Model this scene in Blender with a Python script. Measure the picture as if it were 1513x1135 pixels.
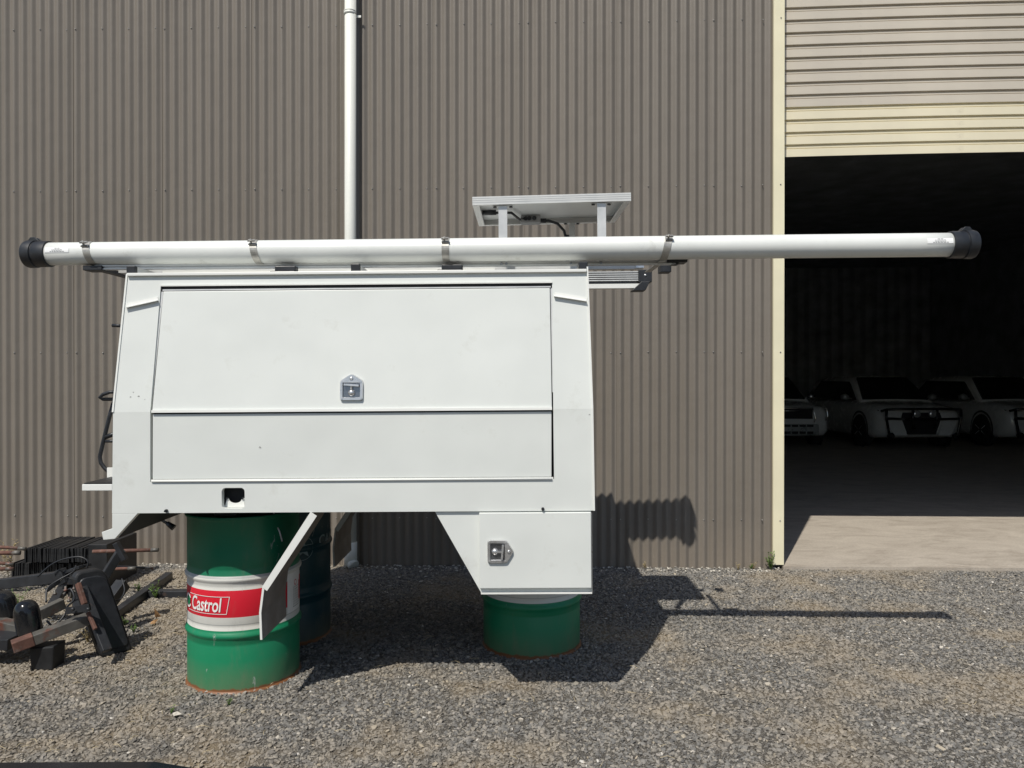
import bpy, bmesh, math, random
from mathutils import Vector, Matrix, Euler
random.seed(7)
R = math.radians
PI = math.pi
for o in list(bpy.data.objects): bpy.data.objects.remove(o)
scene = bpy.context.scene
COL = scene.collection

# ------------------------------------------------------------ camera, sky, sun, exposure
F = 1100.0; CX = 756.5; CY = 567.5; HC = 1.54
PITCH = math.atan(4.5 / F)
cam_d = bpy.data.cameras.new('camera'); cam = bpy.data.objects.new('camera', cam_d); COL.objects.link(cam)
cam_d.sensor_width = 36.0; cam_d.lens = 36.0 * F / 1513.0
cam_d.clip_start = 0.05; cam_d.clip_end = 2000
cam.location = (0, 0, HC); cam.rotation_euler = (R(90) - PITCH, 0, 0)
scene.camera = cam
SUNV = Vector((-0.317, -0.633, 1.0)).normalized()
world = bpy.data.worlds.new('World'); scene.world = world; world.use_nodes = True
wn = world.node_tree
bg = wn.nodes['Background']
sky = wn.nodes.new('ShaderNodeTexSky'); sky.sky_type = 'NISHITA'; sky.sun_disc = False
sky.sun_elevation = math.asin(SUNV.z); sky.sun_rotation = math.atan2(SUNV.x, SUNV.y) % (2 * PI)
sky.air_density = 1.0; sky.dust_density = 1.0; sky.ozone_density = 1.0
wn.links.new(sky.outputs[0], bg.inputs[0]); bg.inputs[1].default_value = 0.09
sd = bpy.data.lights.new('sun', 'SUN'); sd.energy = 4.3; sd.angle = R(0.5); sd.color = (1.0, 0.95, 0.86)
so = bpy.data.objects.new('sun', sd); COL.objects.link(so); so.rotation_euler = SUNV.to_track_quat('Z', 'Y').to_euler()
so.location = (-4, -8, 14)
scene.view_settings.view_transform = 'Standard'; scene.view_settings.look = 'None'
scene.view_settings.gamma = 1; scene.view_settings.exposure = 0.0; scene.view_settings.use_curve_mapping = False

# ------------------------------------------------------------ helpers
CAMROT = Euler((R(90) - PITCH, 0, 0)).to_matrix()
def ray(px, py):
    return CAMROT @ Vector(((px - CX) / F, -(py - CY) / F, -1.0))
def W(px, py, D):
    "world point on pixel ray at world depth D"
    d = ray(px, py); return Vector((0, 0, HC)) + d * (D / d.y)
def G(px, py, z=0.0):
    d = ray(px, py); return Vector((0, 0, HC)) + d * ((z - HC) / d.z)
def loc(M, px, py, v):
    Mi = M.inverted(); o = Mi @ Vector((0, 0, HC)); d = Mi.to_3x3() @ ray(px, py)
    return o + d * ((v - o.y) / d.y)

def link(name, me, mats, parent=None):
    o = bpy.data.objects.new(name, me); COL.objects.link(o)
    for m in (mats if isinstance(mats, (list, tuple)) else [mats]): me.materials.append(m)
    if parent is not None: o.parent = parent
    return o
def tag(o, label=None, cat=None, group=None, kind=None):
    if label: o['label'] = label
    if cat: o['category'] = cat
    if group: o['group'] = group
    if kind: o['kind'] = kind
    return o
def empty(name, label, cat, M=None, group=None):
    o = bpy.data.objects.new(name, None); COL.objects.link(o); o.empty_display_size = .1
    if M is not None: o.matrix_world = M
    return tag(o, label, cat, group)
def T(v): return Matrix.Translation(Vector(v))

class MB:
    def __init__(s): s.bm = bmesh.new(); s.mi = 0
    def face(s, vs):
        try:
            f = s.bm.faces.new(vs); f.material_index = s.mi; return f
        except ValueError: return None
    def quad(s, *pts):
        return s.face([s.bm.verts.new(Vector(p)) for p in pts])
    def hexa(s, a, b):
        "two matching loops (lists of points) joined into a closed solid"
        A = [s.bm.verts.new(Vector(p)) for p in a]; B = [s.bm.verts.new(Vector(p)) for p in b]
        n = len(A); s.face(A); s.face(B[::-1])
        for i in range(n): s.face([A[(i + 1) % n], A[i], B[i], B[(i + 1) % n]])
        return s
    def box(s, lo, hi, M=None):
        (x0, y0, z0), (x1, y1, z1) = lo, hi
        a = [(x0, y0, z0), (x1, y0, z0), (x1, y0, z1), (x0, y0, z1)]
        b = [(x0, y1, z0), (x1, y1, z0), (x1, y1, z1), (x0, y1, z1)]
        if M: a = [M @ Vector(p) for p in a]; b = [M @ Vector(p) for p in b]
        return s.hexa(a, b)
    def beam(s, p, q, w, h, up=(0, 0, 1)):
        p = Vector(p); q = Vector(q); d = (q - p).normalized(); up = Vector(up)
        sx = d.cross(up).normalized() * (w / 2); uz = sx.cross(d).normalized() * (h / 2)
        A = [p - sx - uz, p + sx - uz, p + sx + uz, p - sx + uz]
        B = [q - sx - uz, q + sx - uz, q + sx + uz, q - sx + uz]
        return s.hexa(A, B)
    def tube(s, pts, r, n=10, caps=True, rs=None):
        pts = [Vector(p) for p in pts]; rings = []
        prev = None
        for i, p in enumerate(pts):
            d = (pts[min(i + 1, len(pts) - 1)] - pts[max(i - 1, 0)]).normalized()
            if prev is None:
                u = d.cross(Vector((0, 0, 1)))
                if u.length < 1e-3: u = d.cross(Vector((1, 0, 0)))
                u.normalize()
            else:
                u = (prev - d * prev.dot(d)).normalized()
            prev = u; v = d.cross(u); rr = rs[i] if rs else r
            rings.append([s.bm.verts.new(p + (u * math.cos(2 * PI * k / n) + v * math.sin(2 * PI * k / n)) * rr) for k in range(n)])
        for a, b in zip(rings, rings[1:]):
            for k in range(n):
                f = s.face([a[k], a[(k + 1) % n], b[(k + 1) % n], b[k]])
                if f: f.smooth = True
        if caps: s.face(rings[0][::-1]); s.face(rings[-1])
        return s
    def lathe(s, prof, n=64, M=None, caps=True, smooth=True):
        rings = []
        for r, z in prof:
            ring = []
            for k in range(n):
                p = Vector((r * math.sin(2 * PI * k / n), -r * math.cos(2 * PI * k / n), z))
                ring.append(s.bm.verts.new(M @ p if M else p))
            rings.append(ring)
        for a, b in zip(rings, rings[1:]):
            for k in range(n):
                f = s.face([a[k], a[(k + 1) % n], b[(k + 1) % n], b[k]])
                if f: f.smooth = smooth
        if caps: s.face(rings[0][::-1]); s.face(rings[-1])
        return s
    def build(s, name, mats, parent=None, bevel=0.0, fix=True):
        if fix: bmesh.ops.recalc_face_normals(s.bm, faces=s.bm.faces)
        me = bpy.data.meshes.new(name); s.bm.to_mesh(me); s.bm.free()
        o = link(name, me, mats, parent)
        if bevel:
            b = o.modifiers.new('bevel', 'BEVEL'); b.width = bevel; b.segments = 2; b.limit_method = 'ANGLE'; b.angle_limit = R(40)
            b.harden_normals = False
        return o
def sub(o, lv=2):
    m = o.modifiers.new('sub', 'SUBSURF'); m.levels = lv; m.render_levels = lv; return o
def smooth(o):
    for p in o.data.polygons: p.use_smooth = True
    return o

# ------------------------------------------------------------ materials
def nt(name):
    m = bpy.data.materials.new(name); m.use_nodes = True
    t = m.node_tree; return m, t, t.nodes['Principled BSDF']
def N(t, typ, **kw):
    n = t.nodes.new(typ)
    for k, v in kw.items():
        if k in n.inputs: n.inputs[k].default_value = v
        else: setattr(n, k, v)
    return n
def mixc(t, fac, a, b, blend='MIX'):
    n = t.nodes.new('ShaderNodeMix'); n.data_type = 'RGBA'; n.blend_type = blend
    for i, x in ((0, fac), (6, a), (7, b)):
        if isinstance(x, bpy.types.NodeSocket): t.links.new(x, n.inputs[i])
        else: n.inputs[i].default_value = x if i == 0 else (*x, 1) if len(x) == 3 else x
    return n.outputs[2]
def ramp(t, src, stops):
    n = t.nodes.new('ShaderNodeValToRGB'); t.links.new(src, n.inputs[0]); cr = n.color_ramp
    while len(cr.elements) < len(stops): cr.elements.new(.5)
    for e, (p, c) in zip(cr.elements, stops):
        e.position = p; e.color = (*c, 1) if isinstance(c, (tuple, list)) else (c, c, c, 1)
    return n.outputs[0]
def mat(name, col, rough=.5, metal=0.0, var=.12, scale=6.0, dirt=None, dscale=3.0, dlo=.55, dhi=.75, bump=0.0, bscale=60.0, coat=0.0, stretch=(1, 1, 1)):
    m, t, p = nt(name)
    tc = N(t, 'ShaderNodeTexCoord'); mp = N(t, 'ShaderNodeMapping'); mp.inputs['Scale'].default_value = stretch
    t.links.new(tc.outputs['Object'], mp.inputs[0])
    n1 = N(t, 'ShaderNodeTexNoise', Scale=scale, Detail=6.0, Roughness=.6); t.links.new(mp.outputs[0], n1.inputs[0])
    lo = tuple(c * (1 - var) for c in col); hi = tuple(min(1, c * (1 + var)) for c in col)
    c = ramp(t, n1.outputs[0], [(.3, lo), (.7, hi)])
    if dirt:
        n2 = N(t, 'ShaderNodeTexNoise', Scale=dscale, Detail=8.0, Roughness=.7); t.links.new(mp.outputs[0], n2.inputs[0])
        c = mixc(t, ramp(t, n2.outputs[0], [(dlo, 0.0), (dhi, 1.0)]), c, dirt)
    t.links.new(c, p.inputs['Base Color'])
    rr = ramp(t, n1.outputs[0], [(.3, max(0, rough - .07)), (.7, min(1, rough + .07))]); t.links.new(rr, p.inputs['Roughness'])
    p.inputs['Metallic'].default_value = metal; p.inputs['Coat Weight'].default_value = coat
    if bump:
        n3 = N(t, 'ShaderNodeTexNoise', Scale=bscale, Detail=5.0); t.links.new(tc.outputs['Object'], n3.inputs[0])
        b = N(t, 'ShaderNodeBump', Strength=bump, Distance=.002); t.links.new(n3.outputs[0], b.inputs['Height']); t.links.new(b.outputs[0], p.inputs['Normal'])
    return m

M_white = mat('white_paint', (.70, .725, .70), .42, var=.03, scale=2.0, dirt=(.46, .46, .41), dscale=4, dlo=.58, dhi=.98, bump=.06, bscale=220, coat=.15)
M_white2 = mat('white_paint_trim', (.78, .79, .76), .35, var=.03, scale=3)
M_under = mat('underside_grey', (.022, .026, .03), .7, var=.3)
M_black = mat('black_plastic', (.018, .02, .024), .45, var=.3, scale=20, bump=.2)
M_rubber = mat('black_rubber', (.014, .015, .017), .5, var=.3, scale=15, dirt=(.05, .045, .037), dlo=.55, dhi=.9, bump=.2)
M_alu = mat('aluminium', (.72, .74, .76), .33, 1.0, var=.08, scale=12, stretch=(1, 1, .2))
M_alu_d = mat('aluminium_dull', (.60, .61, .61), .45, .3, var=.1, scale=10)
M_steel = mat('stainless', (.66, .66, .66), .3, .8, var=.1, scale=30)
M_steel_d = mat('stainless_shaded', (.24, .25, .27), .25, .9, var=.15, scale=30)  # darker stainless: latch recess shade put into the colour; also on small screws
M_pvc = mat('pvc_pipe', (.70, .72, .70), .4, var=.04, scale=4, dirt=(.38, .37, .34), dscale=7, dlo=.62, dhi=.9)
M_pvcw = mat('pvc_downpipe', (.74, .75, .70), .42, var=.04, scale=4, dirt=(.5, .48, .42), dscale=6, dlo=.6, dhi=.95, stretch=(1, 1, .3))
M_cream = mat('cream_flashing', (.78, .73, .53), .45, var=.04, scale=3, dirt=(.45, .40, .28), dscale=7, dlo=.65, dhi=.95)
M_rust = mat('rusty_steel', (.12, .058, .043), .8, var=.4, scale=25, dirt=(.22, .19, .17), dscale=14, bump=.4)
M_blksteel = mat('black_painted_steel', (.022, .024, .028), .42, var=.35, scale=12, dirt=(.11, .07, .05), dscale=9, dlo=.6, dhi=.8, bump=.2)
M_gsteel = mat('grey_worn_steel', (.12, .115, .105), .5, .3, var=.3, scale=14, dirt=(.16, .05, .03), dscale=5, dlo=.52, dhi=.62, bump=.3)
M_dark = mat('dark_inside', (.02, .02, .022), .8)
M_flap = mat('mudguard_inside', (.25, .23, .21), .75, var=.2, scale=8, dirt=(.19, .16, .135), dscale=5, dlo=.4, dhi=.7, bump=.3)
M_screw = mat('screw_metal', (.35, .34, .32), .4, .8)

def panel_waves(m):
    t = m.node_tree; p = t.nodes['Principled BSDF']; tc = N(t, 'ShaderNodeTexCoord'); n = N(t, 'ShaderNodeTexNoise', Scale=1.7, Detail=2.0); t.links.new(tc.outputs['Object'], n.inputs[0])
    b = N(t, 'ShaderNodeBump', Strength=.5, Distance=.035); t.links.new(n.outputs[0], b.inputs['Height'])
    old = p.inputs['Normal'].links[0].from_node; t.links.new(b.outputs[0], old.inputs['Normal'])
panel_waves(M_white)
def wall_mat():
    m, t, p = nt('brown_steel_sheet')
    tc = N(t, 'ShaderNodeTexCoord'); mp = N(t, 'ShaderNodeMapping'); mp.inputs['Scale'].default_value = (1, 1, .25)
    t.links.new(tc.outputs['Object'], mp.inputs[0])
    n1 = N(t, 'ShaderNodeTexNoise', Scale=2.2, Detail=7.0, Roughness=.62); t.links.new(mp.outputs[0], n1.inputs[0])
    c = ramp(t, n1.outputs[0], [(.3, (.172, .152, .128)), (.7, (.202, .180, .155))])
    n2 = N(t, 'ShaderNodeTexNoise', Scale=11.0, Detail=9.0, Roughness=.8)
    t.links.new(mp.outputs[0], n2.inputs[0])
    c = mixc(t, ramp(t, n2.outputs[0], [(.62, 0.0), (.9, .5)]), c, (.28, .25, .21))
    # splashed dust low on the wall
    sp = N(t, 'ShaderNodeSeparateXYZ'); t.links.new(tc.outputs['Object'], sp.inputs[0])
    mr = N(t, 'ShaderNodeMapRange'); mr.inputs['From Min'].default_value = .45; mr.inputs['From Max'].default_value = 0.0
    t.links.new(sp.outputs[2], mr.inputs[0])
    mu = N(t, 'ShaderNodeMath', operation='MULTIPLY'); t.links.new(mr.outputs[0], mu.inputs[0]); t.links.new(n2.outputs[0], mu.inputs[1])
    c = mixc(t, mu.outputs[0], c, (.25, .21, .17))
    oi = N(t, 'ShaderNodeObjectInfo')
    c = mixc(t, ramp(t, oi.outputs['Random'], [(0, 0.0), (1, .14)]), c, (.15, .14, .128))
    t.links.new(c, p.inputs['Base Color'])
    t.links.new(ramp(t, n1.outputs[0], [(.3, .38), (.7, .5)]), p.inputs['Roughness'])
    p.inputs['Specular IOR Level'].default_value = .35
    n3 = N(t, 'ShaderNodeTexNoise', Scale=5.0, Detail=2.0); t.links.new(tc.outputs['Object'], n3.inputs[0])
    b = N(t, 'ShaderNodeBump', Strength=.35, Distance=.01); t.links.new(n3.outputs[0], b.inputs['Height']); t.links.new(b.outputs[0], p.inputs['Normal'])
    return m
M_wall = wall_mat()
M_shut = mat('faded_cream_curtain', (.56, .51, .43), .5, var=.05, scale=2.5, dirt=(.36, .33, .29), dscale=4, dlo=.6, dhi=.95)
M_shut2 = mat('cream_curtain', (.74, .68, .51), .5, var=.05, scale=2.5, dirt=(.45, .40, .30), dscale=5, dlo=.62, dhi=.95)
M_conc = None
def concrete():
    m, t, p = nt('concrete_slab')
    tc = N(t, 'ShaderNodeTexCoord'); mp = N(t, 'ShaderNodeMapping'); mp.inputs['Rotation'].default_value = (0, 0, R(24)); mp.inputs['Scale'].default_value = (1, 2.0, 1)
    t.links.new(tc.outputs['Object'], mp.inputs[0])
    n1 = N(t, 'ShaderNodeTexNoise', Scale=1.6, Detail=9.0, Roughness=.68, Distortion=1.6); t.links.new(mp.outputs[0], n1.inputs[0])
    c = ramp(t, n1.outputs[0], [(.3, (.30, .26, .215)), (.5, (.40, .355, .30)), (.72, (.47, .42, .355))])
    n2 = N(t, 'ShaderNodeTexNoise', Scale=60.0, Detail=4.0); t.links.new(tc.outputs['Object'], n2.inputs[0])
    c = mixc(t, .25, c, n2.outputs[0], 'OVERLAY')
    n4 = N(t, 'ShaderNodeTexNoise', Scale=.9, Detail=6.0, Roughness=.7); t.links.new(tc.outputs['Object'], n4.inputs[0])
    c = mixc(t, ramp(t, n4.outputs[0], [(.6, 0.0), (.72, .55)]), c, (.14, .115, .095))
    t.links.new(c, p.inputs['Base Color']); p.inputs['Roughness'].default_value = .7
    b = N(t, 'ShaderNodeBump', Strength=.3, Distance=.002); t.links.new(n2.outputs[0], b.inputs['Height']); t.links.new(b.outputs[0], p.inputs['Normal'])
    return m
M_conc = concrete()

def patch_fac(t, coord):
    "brown dusty patches: shared by ground and stone masks"
    n = N(t, 'ShaderNodeTexNoise', Scale=1.25, Detail=6.0, Roughness=.62); t.links.new(coord, n.inputs[0])
    sx = N(t, 'ShaderNodeSeparateXYZ'); t.links.new(coord, sx.inputs[0])
    mr = N(t, 'ShaderNodeMapRange'); mr.inputs['From Min'].default_value = -1.0; mr.inputs['From Max'].default_value = -2.2; mr.inputs['To Max'].default_value = .07; t.links.new(sx.outputs[0], mr.inputs[0])
    a = N(t, 'ShaderNodeMath', operation='ADD'); t.links.new(n.outputs[0], a.inputs[0]); t.links.new(mr.outputs[0], a.inputs[1]); return a.outputs[0]
def ground_mat():
    m, t, p = nt('gravel_ground')
    tc = N(t, 'ShaderNodeTexCoord'); C = tc.outputs['Object']
    v = N(t, 'ShaderNodeTexVoronoi', Scale=95.0); v.feature = 'F1'; t.links.new(C, v.inputs['Vector'])
    v2 = N(t, 'ShaderNodeTexVoronoi', Scale=95.0); v2.feature = 'DISTANCE_TO_EDGE'; t.links.new(C, v2.inputs['Vector'])
    n1 = N(t, 'ShaderNodeTexNoise', Scale=220.0, Detail=5.0, Roughness=.7); t.links.new(C, n1.inputs[0])
    bwn = N(t, 'ShaderNodeRGBToBW'); t.links.new(v.outputs['Color'], bwn.inputs[0])
    stone = ramp(t, bwn.outputs[0], [(.1, (.09, .088, .086)), (.5, (.17, .163, .15)), (.85, (.26, .245, .215)), (1, (.42, .40, .36))])
    dust = ramp(t, n1.outputs[0], [(.3, (.18, .145, .10)), (.7, (.33, .27, .19))])
    pf = patch_fac(t, C)
    e = ramp(t, v2.outputs['Distance'], [(.0, 0.0), (.12, 1.0)])
    c1 = mixc(t, e, (.05, .046, .042), stone)
    c = mixc(t, ramp(t, pf, [(.52, .10), (.63, .95)]), c1, dust)
    t.links.new(c, p.inputs['Base Color']); p.inputs['Roughness'].default_value = .95
    p.inputs['Specular IOR Level'].default_value = .2
    h = N(t, 'ShaderNodeMath', operation='MULTIPLY_ADD'); t.links.new(e, h.inputs[0]); h.inputs[1].default_value = .8; t.links.new(n1.outputs[0], h.inputs[2])
    b = N(t, 'ShaderNodeBump', Strength=.8, Distance=.006); t.links.new(h.outputs[0], b.inputs['Height']); t.links.new(b.outputs[0], p.inputs['Normal'])
    return m
M_ground = ground_mat()
def stone_mat():
    m, t, p = nt('gravel_stone')
    oi = N(t, 'ShaderNodeObjectInfo'); tc = N(t, 'ShaderNodeTexCoord')
    c = ramp(t, oi.outputs['Random'], [(0, (.105, .103, .10)), (.3, (.162, .158, .150)), (.6, (.215, .206, .19)), (.82, (.26, .24, .205)), (.955, (.30, .28, .255)), (.985, (.38, .33, .25)), (1, (.60, .58, .54))])
    geo = N(t, 'ShaderNodeNewGeometry')
    n = N(t, 'ShaderNodeTexNoise', Scale=160.0, Detail=3.0); t.links.new(geo.outputs['Position'], n.inputs[0])
    c = mixc(t, .5, c, n.outputs[0], 'OVERLAY')
    pf = patch_fac(t, geo.outputs['Position'])
    c = mixc(t, ramp(t, pf, [(.48, .03), (.62, .7)]), c, (.29, .245, .185))
    t.links.new(c, p.inputs['Base Color']); p.inputs['Roughness'].default_value = .85; p.inputs['Specular IOR Level'].default_value = .25
    return m
M_stone = stone_mat()

# ------------------------------------------------------------ ground
SHED_M = T((0, 6.18, 0)) @ Matrix.Rotation(R(-1.75), 4, 'Z')
mb = MB()
n = 40
S = 600
me = bpy.data.meshes.new('ground')
mb.quad((-S, -S, 0), (S, -S, 0), (S, S, 0), (-S, S, 0))
ground = mb.build('ground', M_ground); tag(ground, 'dark grey crushed gravel ground with brown dusty patches', 'ground', kind='structure')

def gn_scatter(name, corners, density, smin, smax, material, seed, flat=.55, patch=True, sub_div=1):
    ob_mesh = bpy.data.meshes.new(name)
    ob_mesh.from_pydata([Vector(c) for c in corners], [], [tuple(range(len(corners)))])
    o = link(name, ob_mesh, material)
    g = bpy.data.node_groups.new(name + '_nodes', 'GeometryNodeTree')
    g.interface.new_socket('Geometry', in_out='INPUT', socket_type='NodeSocketGeometry')
    g.interface.new_socket('Geometry', in_out='OUTPUT', socket_type='NodeSocketGeometry')
    gi = g.nodes.new('NodeGroupInput'); go = g.nodes.new('NodeGroupOutput')
    L = g.links.new
    d = g.nodes.new('GeometryNodeDistributePointsOnFaces'); d.inputs['Seed'].default_value = seed
    L(gi.outputs[0], d.inputs['Mesh'])
    pos = g.nodes.new('GeometryNodeInputPosition')
    if patch:
        nz = g.nodes.new('ShaderNodeTexNoise'); nz.inputs['Scale'].default_value = 1.25; nz.inputs['Detail'].default_value = 6; nz.inputs['Roughness'].default_value = .62
        L(pos.outputs[0], nz.inputs['Vector'])
        sx = g.nodes.new('ShaderNodeSeparateXYZ'); L(pos.outputs[0], sx.inputs[0])
        m2 = g.nodes.new('ShaderNodeMapRange'); m2.inputs['From Min'].default_value = -1.0; m2.inputs['From Max'].default_value = -2.2; m2.inputs['To Max'].default_value = .07; L(sx.outputs[0], m2.inputs[0])
        ad = g.nodes.new('ShaderNodeMath'); ad.operation = 'ADD'; L(nz.outputs[0], ad.inputs[0]); L(m2.outputs[0], ad.inputs[1])
        mr = g.nodes.new('ShaderNodeMapRange'); mr.inputs['From Min'].default_value = .52; mr.inputs['From Max'].default_value = .63
        mr.inputs['To Min'].default_value = density; mr.inputs['To Max'].default_value = density * .25
        L(ad.outputs[0], mr.inputs[0]); L(mr.outputs[0], d.inputs['Density'])
    else: d.inputs['Density'].default_value = density
    variants = g.nodes.new('GeometryNodeGeometryToInstance')
    for k in range(5):
        ico = g.nodes.new('GeometryNodeMeshIcoSphere'); ico.inputs['Radius'].default_value = 1.0; ico.inputs['Subdivisions'].default_value = sub_div
        rv = g.nodes.new('FunctionNodeRandomValue'); rv.data_type = 'FLOAT_VECTOR'
        rv.inputs[0].default_value = (-.38, -.38, -.38); rv.inputs[1].default_value = (.38, .38, .38); rv.inputs['Seed'].default_value = k * 13 + seed
        sp = g.nodes.new('GeometryNodeSetPosition'); L(ico.outputs[0], sp.inputs[0]); L(rv.outputs[0], sp.inputs['Offset'])
        sm = g.nodes.new('GeometryNodeSetMaterial'); sm.inputs['Material'].default_value = material; L(sp.outputs[0], sm.inputs[0])
        L(sm.outputs[0], variants.inputs[0])
    ins = g.nodes.new('GeometryNodeInstanceOnPoints'); L(d.outputs['Points'], ins.inputs['Points']); L(variants.outputs[0], ins.inputs['Instance'])
    ins.inputs['Pick Instance'].default_value = True
    ri = g.nodes.new('FunctionNodeRandomValue'); ri.data_type = 'INT'
    for s_ in ri.inputs:
        if s_.name == 'Min' and s_.enabled: s_.default_value = 0
        if s_.name == 'Max' and s_.enabled: s_.default_value = 4
    L([x for x in ri.outputs if x.enabled][0], ins.inputs['Instance Index'])
    rr = g.nodes.new('FunctionNodeRandomValue'); rr.data_type = 'FLOAT_VECTOR'
    rr.inputs[0].default_value = (-.5, -.5, 0); rr.inputs[1].default_value = (.5, .5, 6.28); rr.inputs['Seed'].default_value = 3
    L(rr.outputs[0], ins.inputs['Rotation'])
    rs = g.nodes.new('FunctionNodeRandomValue'); rs.data_type = 'FLOAT_VECTOR'
    rs.inputs[0].default_value = (0, 0, 0); rs.inputs[1].default_value = (1, 1, 1); rs.inputs['Seed'].default_value = 5
    sc = g.nodes.new('ShaderNodeMapRange'); sc.data_type = 'FLOAT_VECTOR'
    L(rs.outputs[0], sc.inputs['Vector'])
    sc.inputs[9].default_value = (smin, smin, smin * flat); sc.inputs[10].default_value = (smax, smax, smax * flat)
    L(sc.outputs['Vector'], ins.inputs['Scale'])
    L(ins.outputs[0], go.inputs[0])
    md = o.modifiers.new('scatter', 'NODES'); md.node_group = g
    return o
def shedw(x, y, z): return SHED_M @ Vector((x, y, z))
gA = [(-3.6, 2.35, .002), (3.6, 2.35, .002), (6.3, shedw(6.3, -.03, 0).y, .002), (-5.8, shedw(-5.8, -.03, 0).y, .002)]
gs = gn_scatter('gravel_stones', gA, 6300, .0028, .0116, M_stone, 1)
tag(gs, 'loose crushed grey basalt stones covering the ground in front of the shed', 'gravel', kind='stuff')
gs2 = gn_scatter('coarse_gravel', [(x, y, .004) for x, y, z in gA], 330, .009, .016, M_stone, 4, patch=True)
tag(gs2, 'larger grey stones scattered over the finer gravel', 'gravel', kind='stuff')
M_pale = mat('pale_stone', (.5, .47, .41), .8, var=.3, scale=50)
gs3 = gn_scatter('pale_pebbles', [shedw(-5.8, -.16, .01), shedw(2.2, -.16, .01), shedw(2.2, -.02, .01), shedw(-5.8, -.02, .01)], 420, .005, .013, M_pale, 9, patch=False)
tag(gs3, 'pale pebbles and crumbs lying along the foot of the brown wall', 'pebbles', kind='stuff')

# dry straw bits lying on the gravel
M_straw = mat('dry_straw', (.50, .42, .27), .8, var=.3, scale=30)
mb = MB()
for i in range(650):
    r = random.random()
    if r < .6: x = random.uniform(-3.6, -1.2); y = random.uniform(2.8, 5.6)
    else: x = random.uniform(-3.5, 4.5); y = random.uniform(2.8, 5.9)
    a = random.uniform(0, 6.28); l = random.uniform(.015, .07); z = random.uniform(.012, .02)
    dx, dy = math.cos(a) * l, math.sin(a) * l
    mb.tube([(x, y, z), (x + dx * .5 - dy * .1, y + dy * .5 + dx * .1, z + .006), (x + dx, y + dy, z)], .0011, 4)
st = mb.build('dry_straw', M_straw); tag(st, 'scattered dry straw stalks lying on the gravel', 'straw', kind='stuff')

# ------------------------------------------------------------ shed
shed = empty('steel_shed', 'brown corrugated steel shed with a half open cream roller door', 'shed', SHED_M)
def WL(px, py, v=0.0): return loc(SHED_M, px, py, v)
P_ = .0762
seam_ref = WL(909.5, 600).x
POSTX0 = WL(1141.3, 600).x; POSTX1 = WL(1157, 600).x
WALLH = 5.6
AMP = .0105
def sheet_mesh(x0, ncor, z0=0.0, z1=WALLH, res=12, xend=None):
    bm = bmesh.new(); cols = []
    tot = ncor * res + 2
    for i in range(-1, tot):
        x = i * P_ / res
        if xend is not None and x0 + x > xend: x = xend - x0
        y = AMP * math.asin(.8 * math.cos(2 * PI * x / P_)) / math.asin(.8) - .0045 * (x / (ncor * P_))
        cols.append((x, y))
        if xend is not None and x0 + x >= xend: break
    zs = [z0, z1]
    vv = [[bm.verts.new((x, y, z)) for z in zs] for x, y in cols]
    for a, b in zip(vv, vv[1:]):
        f = bm.faces.new([a[0], b[0], b[1], a[1]]); f.smooth = True
    me = bpy.data.meshes.new('wall_sheet'); bm.to_mesh(me); bm.free(); return me
full = sheet_mesh(0, 10); full.materials.append(M_wall)
mbs = MB(); mbs.lathe([(.0058, 0), (.0058, .0025), (.0038, .003), (.0036, .0065), (.002, .0072)], 8, Matrix.Rotation(R(90), 4, 'X'))
scr0 = mbs.build('screw', M_screw); scr_me = scr0.data; bpy.data.objects.remove(scr0)
ROWS = [WL(700, 765.5).z, WL(700, 521).z, WL(700, 278).z, WL(700, 36).z]
def add_screws(parent, xs, y):
    for z in ROWS:
        for x in xs:
            s_ = bpy.data.objects.new('screw', scr_me); COL.objects.link(s_); s_.parent = parent
            s_.location = (x + random.uniform(-.002, .002), y, z + random.uniform(-.004, .004))
k = -9
while True:
    x0 = seam_ref + k * 10 * P_
    if x0 > POSTX0: break
    if x0 + 10 * P_ > POSTX0:
        me = sheet_mesh(x0, 10, xend=POSTX0 + .004); me.materials.append(M_wall); nmax = int((POSTX0 - x0) / P_)
    else: me = full; nmax = 10
    o = bpy.data.objects.new('wall_sheet', me); COL.objects.link(o); o.parent = shed; o.location = (x0, 0, 0)
    if x0 > -5.5:
        xs = [(i + .5) * P_ for i in (0, 3, 6, 9) if i < nmax]
        if nmax < 10: xs.append((nmax - .0) * P_ - .02)
        add_screws(o, xs, -AMP - .001)
    k += 1
XL = seam_ref - 90 * P_
OPX1 = POSTX1 + 5.2
# wall right of the door
x0 = OPX1 + .14
for k in range(9):
    o = bpy.data.objects.new('wall_sheet', full); COL.objects.link(o); o.parent = shed; o.location = (x0 + k * 10 * P_, 0, 0)
XR = x0 + 90 * P_
SD = 21.0
M_inner = mat('inner_sheet', (.38, .41, .44), .6, .2, var=.3, scale=2)
DOORTOP = 4.9
mb = MB()   # liner just behind the outer skin so that the shed is closed
mb.box((XL, .03, -.05), (POSTX0 + .01, .06, WALLH)); mb.box((OPX1 + .01, .03, -.05), (XR, .06, WALLH)); mb.box((POSTX0 + .012, .03, DOORTOP), (OPX1 + .008, .06, WALLH))
mb.build('wall_liner', M_inner, shed)
mb = MB(); mb.box((XL, .07, -.05), (XL + .05, SD, WALLH)); mb.build('side_wall', M_inner, shed)
mb = MB(); mb.box((XR - .05, .07, -.05), (XR, SD, WALLH)); mb.build('side_wall', M_inner, shed)
bm = bmesh.new(); prev = None
i = 0; x = XL + .06
while x < XR - .06:
    a = bm.verts.new((x, SD - .06 + .02 * (1 if i % 4 < 2 else -1), -.05)); b = bm.verts.new((x, a.co.y, WALLH))
    if prev: bm.faces.new([prev[0], a, b, prev[1]])
    prev = (a, b); i += 1; x += .02 if i % 2 else .18
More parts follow.
